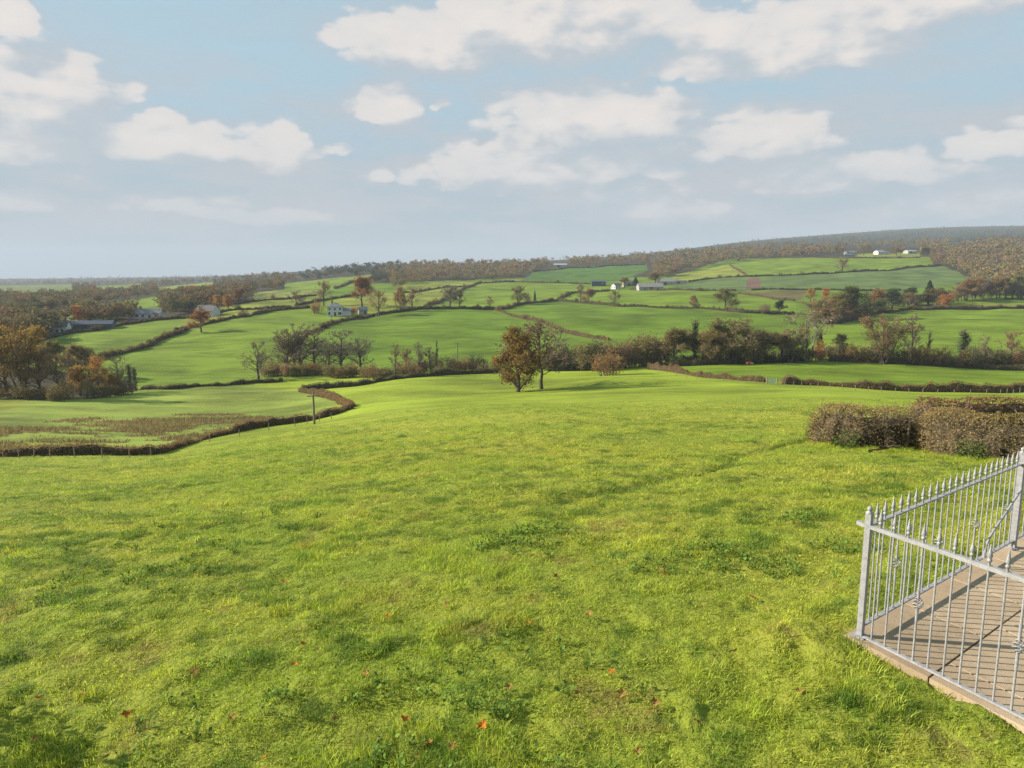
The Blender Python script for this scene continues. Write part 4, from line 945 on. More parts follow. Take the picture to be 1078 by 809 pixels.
for wi, (poly, dens, hr, pal, nm) in enumerate(WOODS):
    if wi not in (1, 7): pal = [tuple(.66*a+.34*b for a, b in zip(c, (.135, .105, .055))) for c in pal]
    P = np.array(poly, float); n = int(poly_area(P)*dens*3.0); 
    u = RNG.uniform(P[:, 0].min(), P[:, 0].max(), n*3); v = RNG.uniform(P[:, 1].min(), P[:, 1].max(), n*3)
    k = pip(u, v, P); u, v = u[k], v[k]
    last = np.full(len(u), -1)
    for i, (c, p) in enumerate(fw): last[pip(u, v, p)] = i
    ok = np.array([l >= 0 and fw[l][0] in (WOODF, (.035, .042, .030)) for l in last]) | (last < 0)
    u, v = u[ok][:int(poly_area(P)*dens)], v[ok][:int(poly_area(P)*dens)]
    if not len(u): continue
    W = pix(u, v)
    for i in range(len(u)):
        if any(abs(u[i]-bu) < bw and bv-6 < v[i] < bv+13 for bu, bv, bw in BLD): continue
        cand.append((W[i, 1], W[i], RNG.uniform(*hr), pal[RNG.integers(len(pal))], nm, wi))
cand = [c for c in cand if c[0] < 6000]
cand.sort(key=lambda c: c[0])
NEAR_N = 150
cnt = 0; massV = []; massC = []
rest = []
for c in cand:
    if cnt < NEAR_N and c[5] in (0, 2, 3, 4, 6):
        Y, p, hm, col, nm, wi = c; kd = ('leafy', 'half', 'multi', 'leafy')[RNG.integers(4)]
        pr = PROTO[kd]; tm, cm = pr[RNG.integers(len(pr))]; sz = hm/10*RNG.uniform(.85, 1.15)
        cn = 'green' if col[1] >= col[0] else ('russet' if col[0] > 1.55*col[1] else ('tan' if col[0] > .16 else 'brown'))
        o = thing('wood_tree', '%s tree %s, one of several alike' % (cn, nm), 'tree', (p[0], p[1], p[2]-.1), RNG.uniform(0, 6.28), '%s trees %s' % (cn, nm), (sz*RNG.uniform(.9, 1.2),)*2+(sz,))
        link('trunk', tm, o); cr = link('crown', cm, o); cr.color = jitter(col, .2); cnt += 1
    else: rest.append(c)
def wood_mass(lst):
    rng = np.random.default_rng(17); Vs, Fs, Cs, As = [], [], [], []; n0 = 0
    for Y, p, hm, col, nm, wi in lst:
        k = 190 if Y < 900 else (110 if Y < 1600 else 60)
        hm = hm*rng.uniform(.75, 1.2); r = hm*rng.uniform(.38, .52); d = rng.normal(size=(k, 3)); d /= np.linalg.norm(d, axis=1, keepdims=True)
        nlob = 5; lob = rng.normal(0, .33, (nlob, 3))*np.array([1, 1, .7]); li = rng.integers(0, nlob, k)
        c = (lob[li]+d*rng.uniform(.35, .66, (k, 1)))*np.array([r, r, hm*.40])+np.array([0, 0, hm*.58]); c[:, 2] = np.maximum(c[:, 2], hm*.08)
        V, F = leaf_quads(c+p, hm*(.11 if Y < 900 else .15), rng, .3, .75); Vs.append(V); Fs.append(F+n0); n0 += len(V)
        Cs.append(np.tile(np.array(jitter(col, .14)), (k, 1))); As.append(np.clip(rng.normal(.5, .11, k), 0, 1))
        tq = np.array([(-.2, 0, -.2), (.2, 0, -.2), (.1, 0, hm*.5), (-.1, 0, hm*.5)])+p; 
    mb = MB(); mb.add(np.concatenate(Vs), np.concatenate(Fs), 0, np.concatenate(As)); me = mb.mesh('woodland', [LEAFS])
    at = me.attributes.new('col', 'FLOAT_COLOR', 'FACE'); at.data.foreach_set('color', np.concatenate(Cs).astype(np.float32).ravel())
    o = link('woodland', me); tag(o, 'far off autumn woods covering the lowland and the ridges', 'woods', kind='stuff')
wood_mass(rest)
print('wood trees', len(cand), 'single', cnt)

shadow_bush = tree_at('shrub', 0, 0, 0, (.07, .10, .03), 'unseen low bush added beside the meadow to throw a shadow', 'garden_bush', 'bush', loc=np.array([-5.35, 4.55, float(terr(np.array([-5.35]), np.array([4.55]))[0])])); shadow_bush.scale = (.42, .42, .42)  # unseen bush added left of the view for the shadow it casts

def build_rushes():
    rng = np.random.default_rng(31); n = 9000; Cc = []; H = []
    for c, p in FIELDS:
        if c is not REED: continue
        u = rng.uniform(p[:, 0].min(), p[:, 0].max(), n); v = rng.uniform(p[:, 1].min(), p[:, 1].max(), n); k = pip(u, v, p); Cc.append(pix(u[k], v[k]))
    C0 = np.concatenate(Cc); C0 = C0[reedy(C0[:, 0], C0[:, 1]) > rng.uniform(-.16, .26, len(C0))]; m = 4; C1 = np.repeat(C0, m, 0)+rng.normal(0, .16, (len(C0)*m, 3))*np.array([1, 1, 0])
    h = rng.uniform(.12, .5, len(C1)); d = rng.normal(0, .12, (len(C1), 3)); d[:, 2] = h; a = rng.uniform(0, pi, len(C1)); sd = np.stack([np.cos(a), np.sin(a), 0*a], 1)*.05
    V = np.stack([C1-sd, C1+sd, C1+d+sd*.3, C1+d-sd*.3], 1).reshape(-1, 3); mb = MB(); mb.add(V, np.arange(len(V)).reshape(-1, 4), 0, np.clip(rng.normal(.5, .25, len(C1)), 0, 1))
    o = mb.build('rushes', [LEAF]); o.color = (.150, .122, .050, 1); tag(o, 'brown rushes in patches over the wet field', 'rushes', kind='stuff')
build_rushes()

# ------------------------------------------------------------------ buildings across the valley
WHITE = mat_flat('white_render', (.56, .545, .53), .8, .06, 1.5); SLATE = mat_flat('slate_roof', (.16, .165, .185), .6, .25, 4); SLATED = mat_flat('dark_slate_roof', (.085, .08, .085), .65, .25, 4)
STONE = mat_flat('farm_stone', (.33, .30, .265), .9, .3, 3); GLASS = mat_flat('window_glass', (.03, .035, .045), .15, .1, 2, .6); BRICK = mat_flat('brick', (.25, .12, .085), .85, .3, 8)
TIN = mat_flat('barn_sheet', (.055, .066, .10), .55, .2, 2); TINL = mat_flat('pale_sheet', (.30, .30, .315), .5, .2, 2); DOORM = mat_flat('door_paint', (.07, .06, .06), .6, .2, 3); FRAME = mat_flat('frame_white', (.75, .75, .74), .5, .05, 3)
GREENR = mat_flat('green_roof', (.27, .31, .27), .6, .2, 2)
def wall_box(mb, w, d, h, z0=-.8):
    box(mb, (0, 0, (h+z0)/2), (w, d, h-z0))
def gable(mb, w, d, h, rh, ov=.35):
    x, y = w/2+ov, d/2+ov; t = .14
    V = [(-x,-y,h-ov*rh/(d/2)),(x,-y,h-ov*rh/(d/2)),(x,0,h+rh),(-x,0,h+rh),(-x,y,h-ov*rh/(d/2)),(x,y,h-ov*rh/(d/2))]
    V2 = V+[(a,b,c+t) for a,b,c in V]
    F = [(6,7,8,9),(9,8,11,10),(1,0,3,2),(2,3,4,5),(0,1,7,6),(5,4,10,11),(0,6,9,3),(3,9,10,4),(2,8,7,1),(5,11,8,2)]
    mb.add(V2, F)
def gable_ends(mb, w, d, h, rh):
    for s in (-1, 1):
        x = s*w/2; V = [(x,-d/2,h),(x,d/2,h),(x,0,h+rh),(x-s*.25,-d/2,h),(x-s*.25,d/2,h),(x-s*.25,0,h+rh)]
        mb.add(V, [(0,1,2),(5,4,3)]); mb.add(V, [(0,3,4,1),(1,4,5,2),(2,5,3,0)])
def hip(mb, w, d, h, rh, ov=.45):
    x, y = w/2+ov, d/2+ov; rx = max(.3, (w-d)/2)
    V = [(-x,-y,h),(x,-y,h),(x,y,h),(-x,y,h),(-rx,0,h+rh),(rx,0,h+rh),(-x,-y,h+.16),(x,-y,h+.16),(x,y,h+.16),(-x,y,h+.16)]
    mb.add(V, [(6,7,5,4),(8,9,4,5),(0,1,7,6),(1,2,8,7),(2,3,9,8),(3,0,6,9),(3,2,1,0)]); mb.add(V, [(7,8,5),(9,6,4)])
def building(name, label, cat, u, v, w, d, h, rh, rz, wall, roof, kind='gable', wins=(), doors=(), chim=(), wing=None, group=None):
    p = pt(u, v); o = thing(name, label, cat, (p[0], p[1], p[2]), rz, group)
    mb = MB(); wall_box(mb, w, d, h)
    if kind == 'gable': gable_ends(mb, w, d, h, rh)
    mb.build('wall', [wall], o)
    mb = MB(); (gable if kind == 'gable' else hip)(mb, w, d, h, rh); r = mb.build('roof', [roof], o)
    for (x, y) in chim:
        mb = MB(); box(mb, (x, y, h+rh+.25), (.9, .7, 1.9)); box(mb, (x, y, h+rh+1.27), (1.1, .9, .14)); lathe(mb, (x, y, h+rh+1.34), [(.15, 0), (.12, .4), (.0, .4)], 8); mb.build('chimney', [BRICK], r)
    for (face, x, z, ww, wh) in wins:
        f = -d/2 if face == 'f' else None
        def place(mb, off, a, b, depth):
            if face == 'f': box(mb, (x, -d/2-off, z), (a, depth, b))
            elif face == 'l': box(mb, (-w/2-off, x, z), (depth, a, b))
            else: box(mb, (w/2+off, x, z), (depth, a, b))
        mb = MB(); place(mb, .02, ww+.22, wh+.22, .10); fr = mb.build('window', [FRAME], o)
        mb = MB()
        for sx in (-.5, .5): 
            xs = x; x_ = x+sx*ww*.5
            if face == 'f': box(mb, (x_, -d/2-.055, z), (ww*.46, .08, wh))
            elif face == 'l': box(mb, (-w/2-.055, x_, z), (.08, ww*.46, wh))
            else: box(mb, (w/2+.055, x_, z), (.08, ww*.46, wh))
        mb.build('pane', [GLASS], fr)
    for (face, x, ww, wh) in doors:
        mb = MB()
        if face == 'f': box(mb, (x, -d/2-.03, wh/2-.02), (ww, .1, wh))
        else: box(mb, (-w/2-.03, x, wh/2-.02), (.1, ww, wh))
        mb.build('door', [DOORM], o)
    if wing:
        x, y, ww, wd, wh, wrh, mat, rm = wing
        mb = MB(); wall_box(mb, ww, wd, wh); gable_ends(mb, ww, wd, wh, wrh); a = mb.build('wing', [mat], o); a.location = (x, y, 0)
        mb = MB(); gable(mb, ww, wd, wh, wrh, .25); mb.build('roof', [rm], a)
    return o
building('white_house', 'white two storey house with a grey hipped roof and a lower wing among trees', 'house', 353, 331.5, 8.6, 7, 5.0, 2.3, R(12), WHITE, SLATE, 'hip',
    [('f', -2.9, 3.9, 1.1, 1.2), ('f', 0, 3.9, 1.1, 1.2), ('f', 2.9, 3.9, 1.1, 1.2), ('f', -3.1, 1.5, 1.2, 1.5), ('f', 2.6, 1.5, 1.8, 1.5), ('l', 0, 4.2, 1.1, 1.3), ('l', -1.8, 1.5, 1.2, 1.5)], [('f', 0, 1.1, 2.2)], [(-1.5, .5)], (6.5, .5, 4.4, 5.5, 2.8, 1.6, WHITE, SLATE))
building('garden_shed', 'small grey outbuilding with a pitched roof beside the white hip roofed house', 'shed', 382, 330.5, 4.6, 4, 2.6, 1.6, R(20), STONE, SLATE, 'gable', [('f', -1, 1.5, .8, .8)], [('f', 1, 1.1, 2)])
building('white_cottage', 'white gabled cottage with a dark roof half hidden by autumn trees', 'house', 219, 331, 11.5, 7, 3.0, 3.0, R(-14), WHITE, SLATED, 'gable', [('l', -1.6, 1.7, 1.1, 1.2), ('l', 1.6, 1.7, 1.1, 1.2), ('l', 0, 4.6, 1.0, 1.1), ('f', 3, 1.7, 1.6, 1.2)], [('f', -2, 1.1, 2.1)], [(4, 0)])
building('bungalow', 'long white bungalow with a grey slate roof in the woodland edge', 'house', 158, 333.5, 14.5, 7, 3.0, 2.6, R(4), WHITE, SLATE, 'gable', [('f', -6, 1.6, 1.8, 1.3), ('f', -2.5, 1.6, 1.4, 1.3), ('f', 5, 1.6, 2, 1.3)], [('f', 1.2, 1.2, 2.1)], [(-5, 0)], (-9.0, .3, 4.5, 6, 2.5, 1.8, WHITE, SLATE))
building('farm_cottage', 'pale cottage with a brick chimney at the end of the long dark barn', 'house', 63, 350.5, 8.0, 6.5, 3.4, 2.6, R(14), mat_flat('pale_render', (.62, .58, .60), .85, .1, 2), SLATED, 'gable', [('f', -2.2, 1.6, 1.1, 1.2), ('f', 2.2, 1.6, 1.1, 1.2), ('l', 0, 3.7, 1, 1)], [('f', 0, 1, 2.1)], [(2.8, 0)])
building('long_barn', 'long low dark grey barn beside the pale farm cottage', 'barn', 92, 346.5, 24, 8, 2.0, 1.5, R(15), mat_flat('dark_sheet', (.075, .078, .09), .6, .2, 2), TIN, 'gable', [('f', -6, 1.2, 1.6, .7), ('f', 4, 1.2, 1.6, .7)], [('f', 0, 2.6, 1.8)])
building('blue_barn', 'blue grey sheeted barn standing apart from the farm', 'barn', 630, 301, 14, 11, 4.2, 1.2, R(-4), TIN, TIN, 'gable', [('f', 4, 2.6, 1.6, .8)], [('f', -2, 4, 3.4)])
building('farmhouse', 'white gabled farmhouse at the low end of the farmyard', 'house', 648, 304, 6.5, 6, 2.8, 2.4, R(38), WHITE, SLATE, 'gable', [('l', -1.6, 1.6, 1.1, 1.2), ('l', 1.6, 1.6, 1.1, 1.2), ('f', 2, 1.7, 1.2, 1.2)], [('f', -2, 1.1, 2.1)], [(3, 0)])
building('farm_shed', 'dark roofed shed between the white farmhouse and the grey cowshed', 'barn', 663, 302, 14, 9, 3.2, 2.2, R(6), STONE, SLATED, 'gable', [('f', 4, 1.7, 1.6, .8)], [('f', -2, 3, 2.6)])
building('cowshed', 'wide grey roofed cowshed with a pale wall in the middle of the farmyard', 'barn', 684, 304.5, 22, 13, 3.0, 3.2, R(2), TINL, mat_flat('grey_sheet_roof', (.19, .18, .165), .7, .3, 1.5), 'gable', [('f', -6, 1.7, 2.4, .8), ('f', 6, 1.7, 2.4, .8)], [('f', 0, 3, 2.6)])
building('stone_barn', 'stone barn with white gable at the upper end of the farmyard', 'barn', 703, 300.5, 14, 9, 3.4, 2.4, R(-10), STONE, SLATE, 'gable', [('f', 3, 1.8, 1.4, 1), ('l', 0, 2.0, 1.2, 1)], [('f', -2.5, 2.8, 2.6)], wing=(-8.5, -.5, 5, 7, 2.6, 1.6, WHITE, SLATED))
building('yard_shed', 'low dark shed outside the upper end of the farmyard', 'barn', 716, 298.5, 13, 6, 2.2, 1.0, R(-6), STONE, SLATED, 'gable', [('f', 3, 1.3, 1.4, .6)], [('f', -2, 2.2, 1.9)])
building('ridge_barn', 'grey roofed barn at the foot of the ridge wood above the deep green field', 'barn', 590, 282, 22, 11, 4.0, 2.2, R(-8), STONE, TINL, 'gable', [('f', 6, 2.4, 1.8, 1)], [('f', -3, 4, 3.4)])
building('ridge_house', 'white flat fronted house with a grey roof on the ridge', 'house', 895, 268.5, 14, 9, 3.6, 1.8, R(4), WHITE, SLATE, 'gable', [('f', -5, 2.4, 2.0, 1.6), ('f', 0, 2.4, 2.0, 1.6), ('f', 5, 2.4, 2.0, 1.6)], [('f', 2.6, 1.2, 2.2)], [(5, 0)])
building('ridge_villa', 'bright white villa with two roofs, longest of the ridge buildings', 'house', 926, 267.5, 15, 9, 3.4, 2.4, R(20), WHITE, TINL, 'gable', [('f', -5, 2.4, 2.0, 1.6), ('f', 3, 2.4, 2.0, 1.6), ('l', 0, 3, 1.6, 1.4)], [('f', -1, 1.3, 2.2)], [(4, 0)], (12.5, 1.0, 10, 7, 2.6, 2.2, WHITE, SLATE))
building('ridge_shed', 'grey green roofed shed, outermost of the ridge buildings', 'barn', 958, 266.8, 16, 10, 2.6, 2.0, R(14), TINL, GREENR, 'gable', [('f', 4, 2, 1.8, 1)], [('f', -3, 3.6, 2.8)])

# ------------------------------------------------------------------ poles, gate, field fences, trailer
def pole(label, u, v, top):
    p = pt(u, v); h = (v-top)/FPX*p[1]; o = thing('utility_pole', label, 'pole', tuple(p), .3, 'wooden utility poles')
    mb = MB(); path_tube(mb, [(0, 0, -.4), (0, 0, h*.5), (0, 0, h)], [.16, .14, .11], 8); mb.add(mb.V[0][-8:], [list(range(8))]); mb.build('post', [WOOD], o)
    mb = MB(); box(mb, (0, -.14, h-.5), (1.5, .09, .11)); a = mb.build('crossarm', [WOODD], o)
    for x in (-.6, 0, .6):
        mb = MB(); lathe(mb, (x, -.14, h-.44), [(.03, 0), (.06, .03), (.035, .07), (.05, .11), (0, .15)], 8); mb.build('insulator', [TINL], a)
pole('wooden utility pole at the rusty tip of the hedge bank', 331, 447, 412)
pole('slender utility pole standing in the valley hedge near the oak', 482, 393, 361)
pole('distant utility pole in the large field below the white house', 349, 343, 332)
BLUE = mat_flat('blue_paint', (.03, .085, .10), .5, .2, 6)
p0, p1 = pt(808, 404), pt(817, 404.8)
o = thing('field_gate', 'small blue green metal gate closing the gap in the pinkish hedge', 'gate', tuple((p0+p1)/2), math.atan2(p1[1]-p0[1], p1[0]-p0[0])); Lg = float(np.hypot(*(p1-p0)[:2]))
mb = MB()
for z in (.2, .4, .6, .85, 1.1): bar(mb, (-Lg/2, 0, z), (Lg/2, 0, z), .03)
for x in (-Lg/2, 0, Lg/2): bar(mb, (x, 0, .18), (x, 0, 1.12), .03)
bar(mb, (-Lg/2, .0, .2), (Lg/2, 0, 1.1), .025); mb.build('gate_leaf', [BLUE], o)
for x in (-Lg/2-.12, Lg/2+.12): mb = MB(); box(mb, (x, 0, .5), (.16, .16, 1.7)); mb.build('gatepost', [WOOD], o)
def stake_fence(label, pts, n, h=1.1, wires=2, name='wire_fence'):
    P = np.array(pts, float); tt = np.linspace(0, 1, len(P)); W = []
    q = np.linspace(0, 1, n); w = pix(np.interp(q, tt, P[:, 0]), np.interp(q, tt, P[:, 1]))
    o = thing(name, label, 'fence', tuple(w[0]))
    tops = []
    for k in range(n):
        r = w[k]-w[0]; hh = h*RNG.uniform(.85, 1.15); lx = RNG.normal(0, .05); mb = MB()
        path_tube(mb, [(r[0], r[1], r[2]-.2), (r[0]+lx*.5, r[1], r[2]+hh*.5), (r[0]+lx, r[1], r[2]+hh)], [.05, .048, .042], 6); mb.add(mb.V[0][-6:], [list(range(6))]); mb.build('post', [WOOD], o)
        tops.append((r[0], r[1], r[2]))
    for j in range(wires):
        mb = MB(); path_tube(mb, [(a, b, c+h*(.45+.4*j)) for a, b, c in tops], .0035, 3); mb.build('wire', [WOODD], o)
stake_fence('line of pale stakes and wire along the pinkish hedge past the gate', [(826, 407), (863, 409), (919, 412.5), (980, 415), (1052, 416), (1080, 413.5)], 22)
stake_fence('short run of stakes and wire along the pinkish hedge before the gate', [(712, 396), (741, 400), (782, 403.5), (803, 405)], 9)
stake_fence('few pale stakes at the back of the narrow field below dark scrub', [(868, 384.5), (895, 384.8), (930, 386)], 5)
stake_fence('thin stakes and wire along the foot of the hedge bank by the wet field', [(4, 484), (56, 483), (148, 482.5), (208, 468), (308, 450), (349, 441)], 17, 1.0)
RED = mat_flat('red_paint', (.30, .06, .03), .6, .2, 3); BLK = mat_flat('rubber', (.02, .02, .02), .8, .2, 8)
p = pt(789, 386); o = thing('farm_trailer', 'small red and white farm trailer under the stream bank trees', 'trailer', tuple(p), R(5), None, (.8, .8, .8))
mb = MB(); box(mb, (0, 0, .78), (2.0, 1.2, .5)); box(mb, (0, 0, 1.06), (2.1, 1.3, .07)); mb.build('body', [RED], o)
mb = MB(); box(mb, (.45, -.63, .72), (1.0, .05, .32)); mb.build('side_panel', [WHITE], o)
mb = MB(); bar(mb, (-1.0, 0, .55), (-1.9, 0, .45), .05); mb.build('drawbar', [BLK], o)
for y in (-.62, .62):
    mb = MB(); V, F = tubes(np.array([[(0, y-.09, .36), (0, y-.05, .36), (0, y+.05, .36), (0, y+.09, .36)]], float), np.array([[.28, .36, .36, .28]]), 14); mb.add(V, F); mb.add(V, [list(range(14))[::-1], list(range(42, 56))]); wl = mb.build('wheel', [BLK], o)
    mb = MB(); V, F = tubes(np.array([[(0, y-.1, .36), (0, y+.1, .36)]], float), np.array([[.17, .17]]), 12); mb.add(V, F); mb.add(V, [list(range(12))[::-1], list(range(12, 24))]); mb.build('rim', [TINL], wl)

# ------------------------------------------------------------------ patio and iron railing
def ab(a, b, z=0.0): q = np.array(PC)+DA*a+DB*b; return (q[0], q[1], z)
def mat_patio():
    m, t, out = new_mat('paving'); geo = t.add('ShaderNodeNewGeometry'); pos = geo.outputs['Position']
    n = t.noise(pos, 1.3, 6, .65); n2 = t.noise(pos, 14, 5, .7); n3 = t.noise(pos, 90, 3, .6); at = t.add('ShaderNodeAttribute', attribute_name='rnd')
    c = t.mix(t.smooth(n, .35, .68), c4((.275, .205, .135)), c4((.36, .28, .195)))
    c = t.mix(t.math('MULTIPLY', t.smooth(n2, .52, .72), .55), c, c4((.15, .115, .072)))
    c = t.mix(t.math('MULTIPLY', t.smooth(n3, .5, .7), .3), c, c4((.37, .29, .20)))
    c2 = t.vmath('SCALE', c); t.put(c2.node.inputs['Scale'], t.math('MULTIPLY_ADD', at.outputs['Fac'], .3, .85))
    principled(t, out, c2, .9, .2, (t.math('ADD', n2, n3), .5, .006)); return m
PAVE = mat_patio(); JOINT = mat_flat('joint', (.045, .034, .022), .95, .3, 20)
mb = MB()
def slab(mb, a0, a1, b0, b1, z0, z1, mat, att):
    g = .007 if mat == 0 else 0; be = .0015
    lo = [ab(a0+g, b0+g), ab(a1-g, b0+g), ab(a1-g, b1-g), ab(a0+g, b1-g)]; hi = [ab(a0+g+be, b0+g+be), ab(a1-g-be, b0+g+be), ab(a1-g-be, b1-g-be), ab(a0+g+be, b1-g-be)]
    V = [(x, y, z0) for x, y, _ in lo]+[(x, y, z1-be) for x, y, _ in lo]+[(x, y, z1) for x, y, _ in hi]
    F = [(0,1,5,4),(1,2,6,5),(2,3,7,6),(3,0,4,7),(4,5,9,8),(5,6,10,9),(6,7,11,10),(7,4,8,11),(8,9,10,11),(3,2,1,0)]
    mb.add(V, F, mat, att)
rp = np.random.default_rng(9); rows = [-.10, .64, 1.36, 2.08, 2.80, 3.52, 4.24]
for r in range(len(rows)-1):
    js = [-.10]+[x for x in np.arange(.93 if r % 2 == 0 else .26, 8.2, .96)]+[8.4]
    for a0, a1 in zip(js[:-1], js[1:]): slab(mb, a0, a1, rows[r], rows[r+1], -.085, rp.uniform(-.002, .002), 0, rp.random())
slab(mb, -.095, 8.39, -.095, 4.23, -.30, -.088, 0, .2); slab(mb, -.06, 8.3, -.06, 4.2, -.087, -.014, 1, .5)
tag(mb.build('patio', [PAVE, JOINT]), 'weathered buff stone paving inside the iron railing', None, kind='structure')

m_, t_, out_ = new_mat('painted_iron'); geo_ = t_.add('ShaderNodeNewGeometry'); nn = t_.noise(geo_.outputs['Position'], 22, 6, .7); nr = t_.noise(geo_.outputs['Position'], 55, 5, .7)
cc = t_.mix(t_.smooth(nn, .35, .7), c4((.30, .305, .32)), c4((.215, .217, .23))); cc = t_.mix(t_.smooth(nr, .57, .67), cc, c4((.20, .13, .085)))
principled(t_, out_, cc, .5, .4, (nr, .25, .003)); IRON = m_
RAIL = thing('iron_railing', 'grey painted iron railing with spear tops round the paved corner', 'railing', ab(0, 0))
def rel(p): return (p[0]-PC[0], p[1]-PC[1], p[2])
ANG = {'A': math.atan2(DA[1], DA[0]), 'B': math.atan2(DB[1], DB[0])}
def flat_bar(name, p, q, w, h, parent=RAIL):
    p, q = np.array(p), np.array(q); L = float(np.linalg.norm(q-p)); mb = MB(); ang = math.atan2(q[1]-p[1], q[0]-p[0]); c = (p+q)/2
    box(mb, (0, 0, 0), (L, w, h)); V = mb.V[0]; mb.V[0] = np.stack([V[:, 0]*cos(ang)-V[:, 1]*sin(ang), V[:, 0]*sin(ang)+V[:, 1]*cos(ang), V[:, 2]], 1)+c
    return mb.build(name, [IRON], parent)
def square_post(p, h, w=.046):
    p = rel(p); mb = MB(); box(mb, (p[0], p[1], h/2-.01), (w, w, h), rz=ANG['A']); o = mb.build('post', [IRON], RAIL, False)
    mb = MB(); lathe(mb, (p[0], p[1], h-.01), [(.030, 0), (.030, .010), (.014, .016), (.018, .026), (.023, .038), (.018, .052), (.006, .06), (0, .062)], 12); mb.build('cap', [IRON], o, True)
    mb = MB(); box(mb, (p[0], p[1], .006), (.11, .11, .010), rz=ANG['A']); mb.build('base_plate', [IRON], o)
square_post(ab(0, 0), 1.10); square_post(ab(3.35, 0), 1.12, .062); square_post(ab(6.7, 0), 1.075); square_post(ab(0, 3.3), 1.075)
TOPZ, BOTZ = .985, .095
flat_bar('top_rail', rel(ab(.02, 0, TOPZ)), rel(ab(3.32, 0, TOPZ)), .040, .014); flat_bar('bottom_rail', rel(ab(.02, 0, BOTZ)), rel(ab(3.32, 0, BOTZ)), .040, .014)
flat_bar('top_rail', rel(ab(3.39, 0, TOPZ)), rel(ab(6.68, 0, TOPZ)), .040, .014); flat_bar('bottom_rail', rel(ab(3.39, 0, BOTZ)), rel(ab(6.68, 0, BOTZ)), .040, .014)
flat_bar('top_rail', rel(ab(.0, -.10, TOPZ-.005)), rel(ab(.0, 3.28, TOPZ-.005)), .040, .032)
flat_bar('bottom_rail', rel(ab(0, .03, .012)), rel(ab(0, 3.28, .012)), .035, .016)
SPEAR = [(.0085, 0), (.0085, .03), (.017, .036), (.017, .046), (.010, .052), (.010, .058), (.019, .070), (.014, .095), (.0085, .125), (.005, .150), (.006, .156), (0, .160)]
spear_me = lathe(MB(), (0, 0, 0), SPEAR, 8).mesh('finial', [IRON], True)
def twisted(z0, z1, r=.0085, t0=0, turns=5, k=4, n=40):
    z = np.linspace(z0, z1, n); a = np.linspace(0, turns*2*pi, n); V = np.array([[(r*1.3*cos(b+i*pi/2), r*1.3*sin(b+i*pi/2), c) for i in range(4)] for b, c in zip(a, z)]).reshape(-1, 3)
    F = [(j*4+i, j*4+(i+1) % 4, (j+1)*4+(i+1) % 4, (j+1)*4+i) for j in range(n-1) for i in range(4)]; return V, F
def bar_mesh(z0, z1, basket):
    mb = MB()
    if basket is None: bar(mb, (0, 0, z0), (0, 0, z1), .0075, 8)
    else:
        zb = basket; bar(mb, (0, 0, z0), (0, 0, zb-.16), .0085, 8); mb.add(*twisted(zb-.16, zb-.045)); mb.add(*twisted(zb+.045, zb+.16)); bar(mb, (0, 0, zb+.16), (0, 0, z1), .0085, 8); bar(mb, (0, 0, zb-.05), (0, 0, zb+.05), .004, 6)
    return mb.mesh('bar', [IRON])
def basket_mesh():
    mb = MB()
    for i in range(4):
        t = np.linspace(0, 1, 14); a = i*pi/2+t*2*pi*.9; r = .032*np.sin(pi*t)+.006
        path_tube(mb, np.stack([r*np.cos(a), r*np.sin(a), -.05+.10*t], 1), .0045, 5)
    lathe(mb, (0, 0, -.052), [(0, -.006), (.012, 0), (.012, .008), (0, .012)], 8); lathe(mb, (0, 0, .046), [(0, -.006), (.012, 0), (.012, .008), (0, .012)], 8)
    return mb.mesh('basket', [IRON], True)
BASK = basket_mesh()
BM = {('A', 0): bar_mesh(BOTZ-.012, TOPZ+.01, None), ('A', 1): bar_mesh(BOTZ-.012, TOPZ+.01, .52), ('B', 0): bar_mesh(.0, TOPZ+.01, None), ('B', 1): bar_mesh(.0, TOPZ+.01, .50)}
def run_bars(side, n, pos, zb, per):
    for k in range(n):
        p = rel(pos(k)); bk = 1 if k % per == per//2 else 0
        o = link('bar', BM[(side, bk)], RAIL, (p[0], p[1], 0)); o.rotation_euler = (0, 0, ANG[side])
        f = link('finial', spear_me, o, (0, 0, TOPZ+.008))
        if bk: link('basket', BASK, o, (0, 0, zb))
run_bars('A', 23, lambda k: ab(.14*(k+1)-.01, 0), .52, 6)
run_bars('A', 23, lambda k: ab(3.35+.14*(k+1)-.01, 0), .52, 6)
run_bars('B', 26, lambda k: ab(0, .105+.120*k), .50, 6)
mb = MB(); path_tube(mb, [rel(ab(a, .03, z)) for a, z in [(3.33, .70), (3.0, .53), (2.66, .37), (2.57, .32), (2.51, .26), (2.48, .18), (2.47, .10)]], .013, 6); mb.build('brace', [IRON], RAIL)
mb = MB(); V, F = tubes(np.array([[rel(ab(3.27+.03*cos(t), .03+.0*t, .0+.05*sin(t)+.06)) for t in np.linspace(0, 5.5, 14)]]), np.full((1, 14), .009), 5); mb.add(V, F); mb.build('foot_scroll', [IRON], RAIL)

